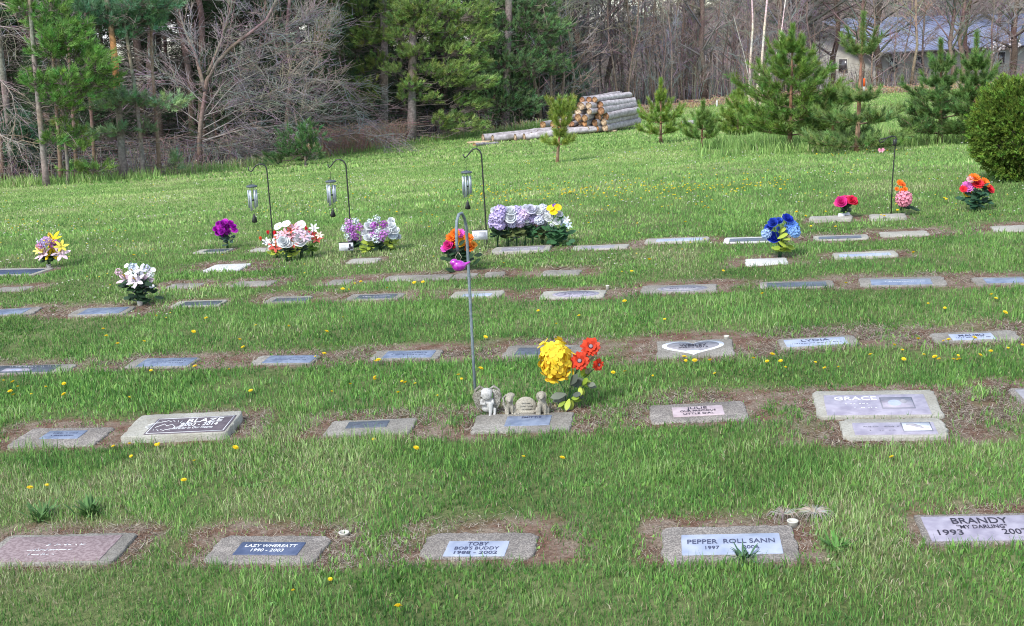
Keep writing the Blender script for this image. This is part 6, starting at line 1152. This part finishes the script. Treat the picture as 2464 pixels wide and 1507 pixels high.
rows = [(0, [0, -1, -2, -3, -4, -5, -6, -7, -8]), (1, [-.15, -1.15, -2.1, -3.2, -4.2, -5.3, -6.3, -7.3]), (2, [.15, -.95, -2, -3.1, -4.1, -5.2]), (3, [-.2, -1.2, -2.3, -3.3, -4.2]), (4, [-.5, -1.5, -2.6, -3.6]), (5, [-1.1, -2.1, -3.1])]
names_ = ('bottom', 'second', 'third', 'fourth', 'fifth', 'top'); i = 0
for lv, xs in rows:
    for j, x in enumerate(xs):
        rr = random.Random(500 + i); r = rL * rr.uniform(.78, 1.14); q = c0 + lsd * (x * rL * 2.06) + lax * rr.uniform(-.28, .28) + Vector((0, 0, rL + lv * rL * 1.68)); q.z += (float(G(q.x, q.y)) - float(G(c0.x, c0.y))) * .6
        log_obj(q, lax + Vector((rr.gauss(0, .03), rr.gauss(0, .03), .018 + rr.gauss(0, .012))), 2.35 + rr.uniform(-.35, .2), r, ('rightmost log of the %s layer of the stack, its whole pale side showing' % names_[lv]) if j == 0 else 'sawn log end showing in the %s layer of the log stack' % names_[lv], None if j == 0 else 'logs in the %s layer of the stack' % names_[lv], 500 + i); i += 1
th2 = math.radians(66); lax2 = Vector((math.sin(th2), math.cos(th2), .0))
for j, (px, py) in enumerate(((1163, 331), (1186, 332), (1213, 329), (1240, 328), (1262, 327), (1280, 325), (1294, 323))):
    q = at(px, py + 12); q.z += .13; rr = random.Random(600 + j); log_obj(q, lax2 + Vector((0, 0, .035)), 2.5, .115 * rr.uniform(.9, 1.15), 'log of the low single row in front of the dark pines', 'logs laid out in the low single row', 600 + j)
for j, (px, py, lb) in enumerate(((1307, 304, 'left one of two short orange logs on the low pile'), (1332, 303, 'right one of two short orange logs on the low pile'))): q = at(px, 322); q.z += .30; log_obj(q, lax, 1.6, .12, lb, None, 640 + j)
q = at(1196, 346); q2 = at(1142, 354); q2.z += .06; log_obj(q2, (q - q2), (q - q2).length, .055, 'thin pale peeled log lying in the grass before the low log row', None, 650)
for px0, px1, py, lb in ((1128, 1178, 346, 'flat sawn plank under the left end of the low log row'), (1398, 1482, 322, 'long flat sawn plank under the front of the log stack')):
    a, b = at(px0, py), at(px1, py - (px1 - px0) * .05); d = b - a; pl_ = empty('wooden_plank', a, lb, 'plank'); mb = MB(); mb.box((d.length / 2, 0, .03), (d.length, .22, .07)); x_ = mb.build('board', [M_plank], pl_); pl_.rotation_euler = (0, -math.asin(d.z / d.length), math.atan2(d.y, d.x))
for px, py, tpy, wd, col, lb in ((1568, 272, 243, .05, (.36, .34, .30), 'short grey wooden post right of the log stack'), (1725, 257, 242, .04, (.70, .69, .66), 'little white post at the edge of the bare wood'), (2078, 240, 190, .045, (.72, .70, .66), 'white marker post with an orange top before the house')):
    p = at(px, py); h = (py - tpy) / ppm(p); o = empty('post', p, lb, 'post'); mb = MB(); mb.lathe([(wd, -.1), (wd, h * .97), (wd * .7, h)], 8); mb.build('shaft', [mat('post_paint_%d' % px, col, tuple(v * .7 for v in col), 12)], o)
    if px == 2078: mb = MB(); mb.lathe([(wd * 1.06, h * .62), (wd * 1.06, h * .99), (wd * .7, h * 1.01)], 8); mb.build('top_band', [mat('orange_paint', (.75, .12, .03), (.65, .10, .03), 20)], o)
for j, (px, py, l, lb) in enumerate(((1640, 303, 1.2, 'grey branch wood lying in the meadow between the small pines'),)):
    q = at(px, py); q.z += .08; log_obj(q, (1, .2, .03), l, .07, lb, None, 660)
# ------------------------------------------------------------------ house
M_wall = mat('cream_siding', (.33, .31, .27), (.42, .40, .35), 1.5, rough=.9); M_roof = mat('blue_metal_roof', (.145, .165, .265), (.215, .24, .345), .8, rough=.45, spec=.5); M_fas = mat('dark_fascia', (.05, .045, .05), (.08, .07, .07), 5); M_trim = mat('white_trim', (.70, .70, .70)); M_win = mat('window_glass', (.05, .045, .05), (.09, .08, .08), 3, rough=.15, spec=.8)
hp = atY(2110, 205, 100); gz = float(G(hp.x, hp.y)) - .1; hz = CAMH + (100 / 2860) * 0
house = empty('house', (hp.x, 100, gz), 'long cream house with a blue metal roof behind the trees at the right', 'house', rz=math.radians(33))
W2, LN, EV, RG = 13.0, 34.0, 2.75 + (atY(2110, 205, 100).z - gz), 5.35 + (atY(2110, 205, 100).z - gz)
mb = MB(); V = []
for x in (0, LN): V += [(x, 0, -.3), (x, W2, -.3), (x, W2, EV), (x, W2 / 2, RG - .15), (x, 0, EV)]
mb.add(V, [(4, 3, 2, 1, 0), (5, 6, 7, 8, 9), (0, 5, 9, 4), (1, 2, 7, 6)]); mb.build('wall', [M_wall], house)
sl_ = (RG - EV) / (W2 / 2)
for s_, nm in ((0, 'front'), (1, 'back')):
    mb = MB(); y0, y1 = (-.7, W2 / 2) if s_ == 0 else (W2 + .7, W2 / 2); z0 = EV - .7 * sl_ + .1
    V = [(-.7, y0, z0), (LN + .7, y0, z0), (LN + .7, y1, RG), (-.7, y1, RG)]; V += [(a, b, c + .14) for a, b, c in V]
    mb.add(V, [(0, 1, 2, 3), (7, 6, 5, 4), (0, 4, 5, 1), (1, 5, 6, 2), (2, 6, 7, 3), (3, 7, 4, 0)])
    for k in range(58):
        x = -.6 + k * .6; mb.tube([(x, y0, z0 + .16), (x, y1, RG + .16)], .035, 4)
    mb.build('roof', [M_roof], house)
mb = MB()
for y0, y1 in ((-.72, W2 / 2), (W2 + .72, W2 / 2)): mb.tube([(-.85, y0, EV - .7 * sl_ - .02), (-.85, y1, RG - .06)], .30, 4)
mb.tube([(-.7, -.8, EV - .7 * sl_ + .08), (LN + .7, -.8, EV - .7 * sl_ + .08)], .11, 4); mb.build('fascia', [M_fas], house)
for k, x in enumerate((1.9, 5.2, 8.6, 12.4, 16.5)):
    mb = MB(); mb.box((x, -.03, 1.55 + EV - 2.75), (1.15, .08, 1.25)); wn = mb.build('window', [M_trim if k > 2 else M_wall], house); mb = MB(); mb.box((x, -.075, 1.55 + EV - 2.75), (.98, .03, 1.08)); mb.build('pane', [M_win], wn)
for y in (3.6, 6.6, 9.6):
    mb = MB(); mb.box((-.03, y, 1.6 + EV - 2.75), (.08, 1.0, 1.2)); wn = mb.build('window', [M_wall], house); mb = MB(); mb.box((-.075, y, 1.6 + EV - 2.75), (.03, .84, 1.04)); mb.build('pane', [M_win], wn)
# white flowering tree by the right part of the roof
p = atY(2400, 212, 72); p.z = float(G(p.x, p.y)); o = empty('blossoming_tree', p, 'small tree with white blossoms at the right end of the roof', 'blossoming tree'); v = grow_bare(210, 3.4, .06, 16, 1.3, h0=.3, col=(.25, .2, .18)); link('trunk', v[0], o); link('crown', v[1], o)
mb = MB(); rr = random.Random(8)
for (px, py, r, n) in ((2400, 108, 14, 10), (2425, 112, 10, 8), (2445, 106, 12, 9), (2380, 118, 12, 6), (2438, 95, 8, 5)):
    for k in range(n): q = atY(px + rr.gauss(0, r * .8), py + rr.gauss(0, r * .35), p.y + rr.uniform(-.3, .3)) - p; mb.ball(q, rr.uniform(.06, .11), 0, 6, 4)
mb.build('blossoms', [mat('white_blossom', (.72, .68, .70))], o)

# dead tuft and weed by the near stones
p = at(1958, 1243); rr = random.Random(12); S = Sticks(); o = empty('dead_grass_tuft', p, 'pale dead tuft of grass splayed out beyond the PEPPER ROLL SANN stone', 'dead grass')
for dx, n_, k_ in ((0, 110, .8), (-.13, 50, .6)):
    for k in range(n_):
        a = rr.uniform(0, 6.28); l = rr.uniform(.05, .12) * k_; S.add([(dx, .02 * (dx < 0), .01), (dx + math.cos(a) * l * .4, math.sin(a) * l * .4, .035 * k_), (dx + math.cos(a) * l * .8, math.sin(a) * l * .8, .03), (dx + math.cos(a) * l * 1.1, math.sin(a) * l * 1.1, .006)], .0016, .0008, tuple(v * rr.uniform(.8, 1.2) for v in (.40, .36, .31)))
link('strands', cmesh('strands', [(S.geo(), 0)], [M_twig]), o)
for (px, py, sc_, n_, cl, lb) in ((1792, 1350, 1.0, 26, (.06, .13, .07), 'dark weed with narrow leaves growing over the front edge of the PEPPER ROLL SANN stone'), (215, 1240, 1.25, 60, (.08, .17, .05), 'big bright green grass tuft above the reddish granite stone'), (2010, 1325, 1.0, 34, (.08, .20, .04), 'bright grass tuft between the PEPPER ROLL SANN and BRANDY stones'), (100, 1250, 1.2, 40, (.08, .17, .05), 'green grass tuft at the left edge above the reddish granite stone')):
    p = at(px, py); o = empty('weed', p, lb, 'weed'); lf = MB()
    for k in range(n_):
        a = rr.uniform(0, 6.28); d = Vector((math.cos(a), math.sin(a), rr.uniform(.5, 2.2))).normalized(); ax = (Vector((0, 0, 1)) - d * d.z); ax = ax.normalized() if ax.length > .01 else Vector((1, 0, 0)); q_ = rr.uniform(.7, 1.4); petal(lf, Vector((rr.gauss(0, .012), rr.gauss(0, .012), 0)) * sc_, ax, d, rr.uniform(.05, .10) * sc_, .005 * sc_, -.25, .2, t=tuple(v * q_ for v in cl))
    lf.build('leaves', [M_leaf], o, True)
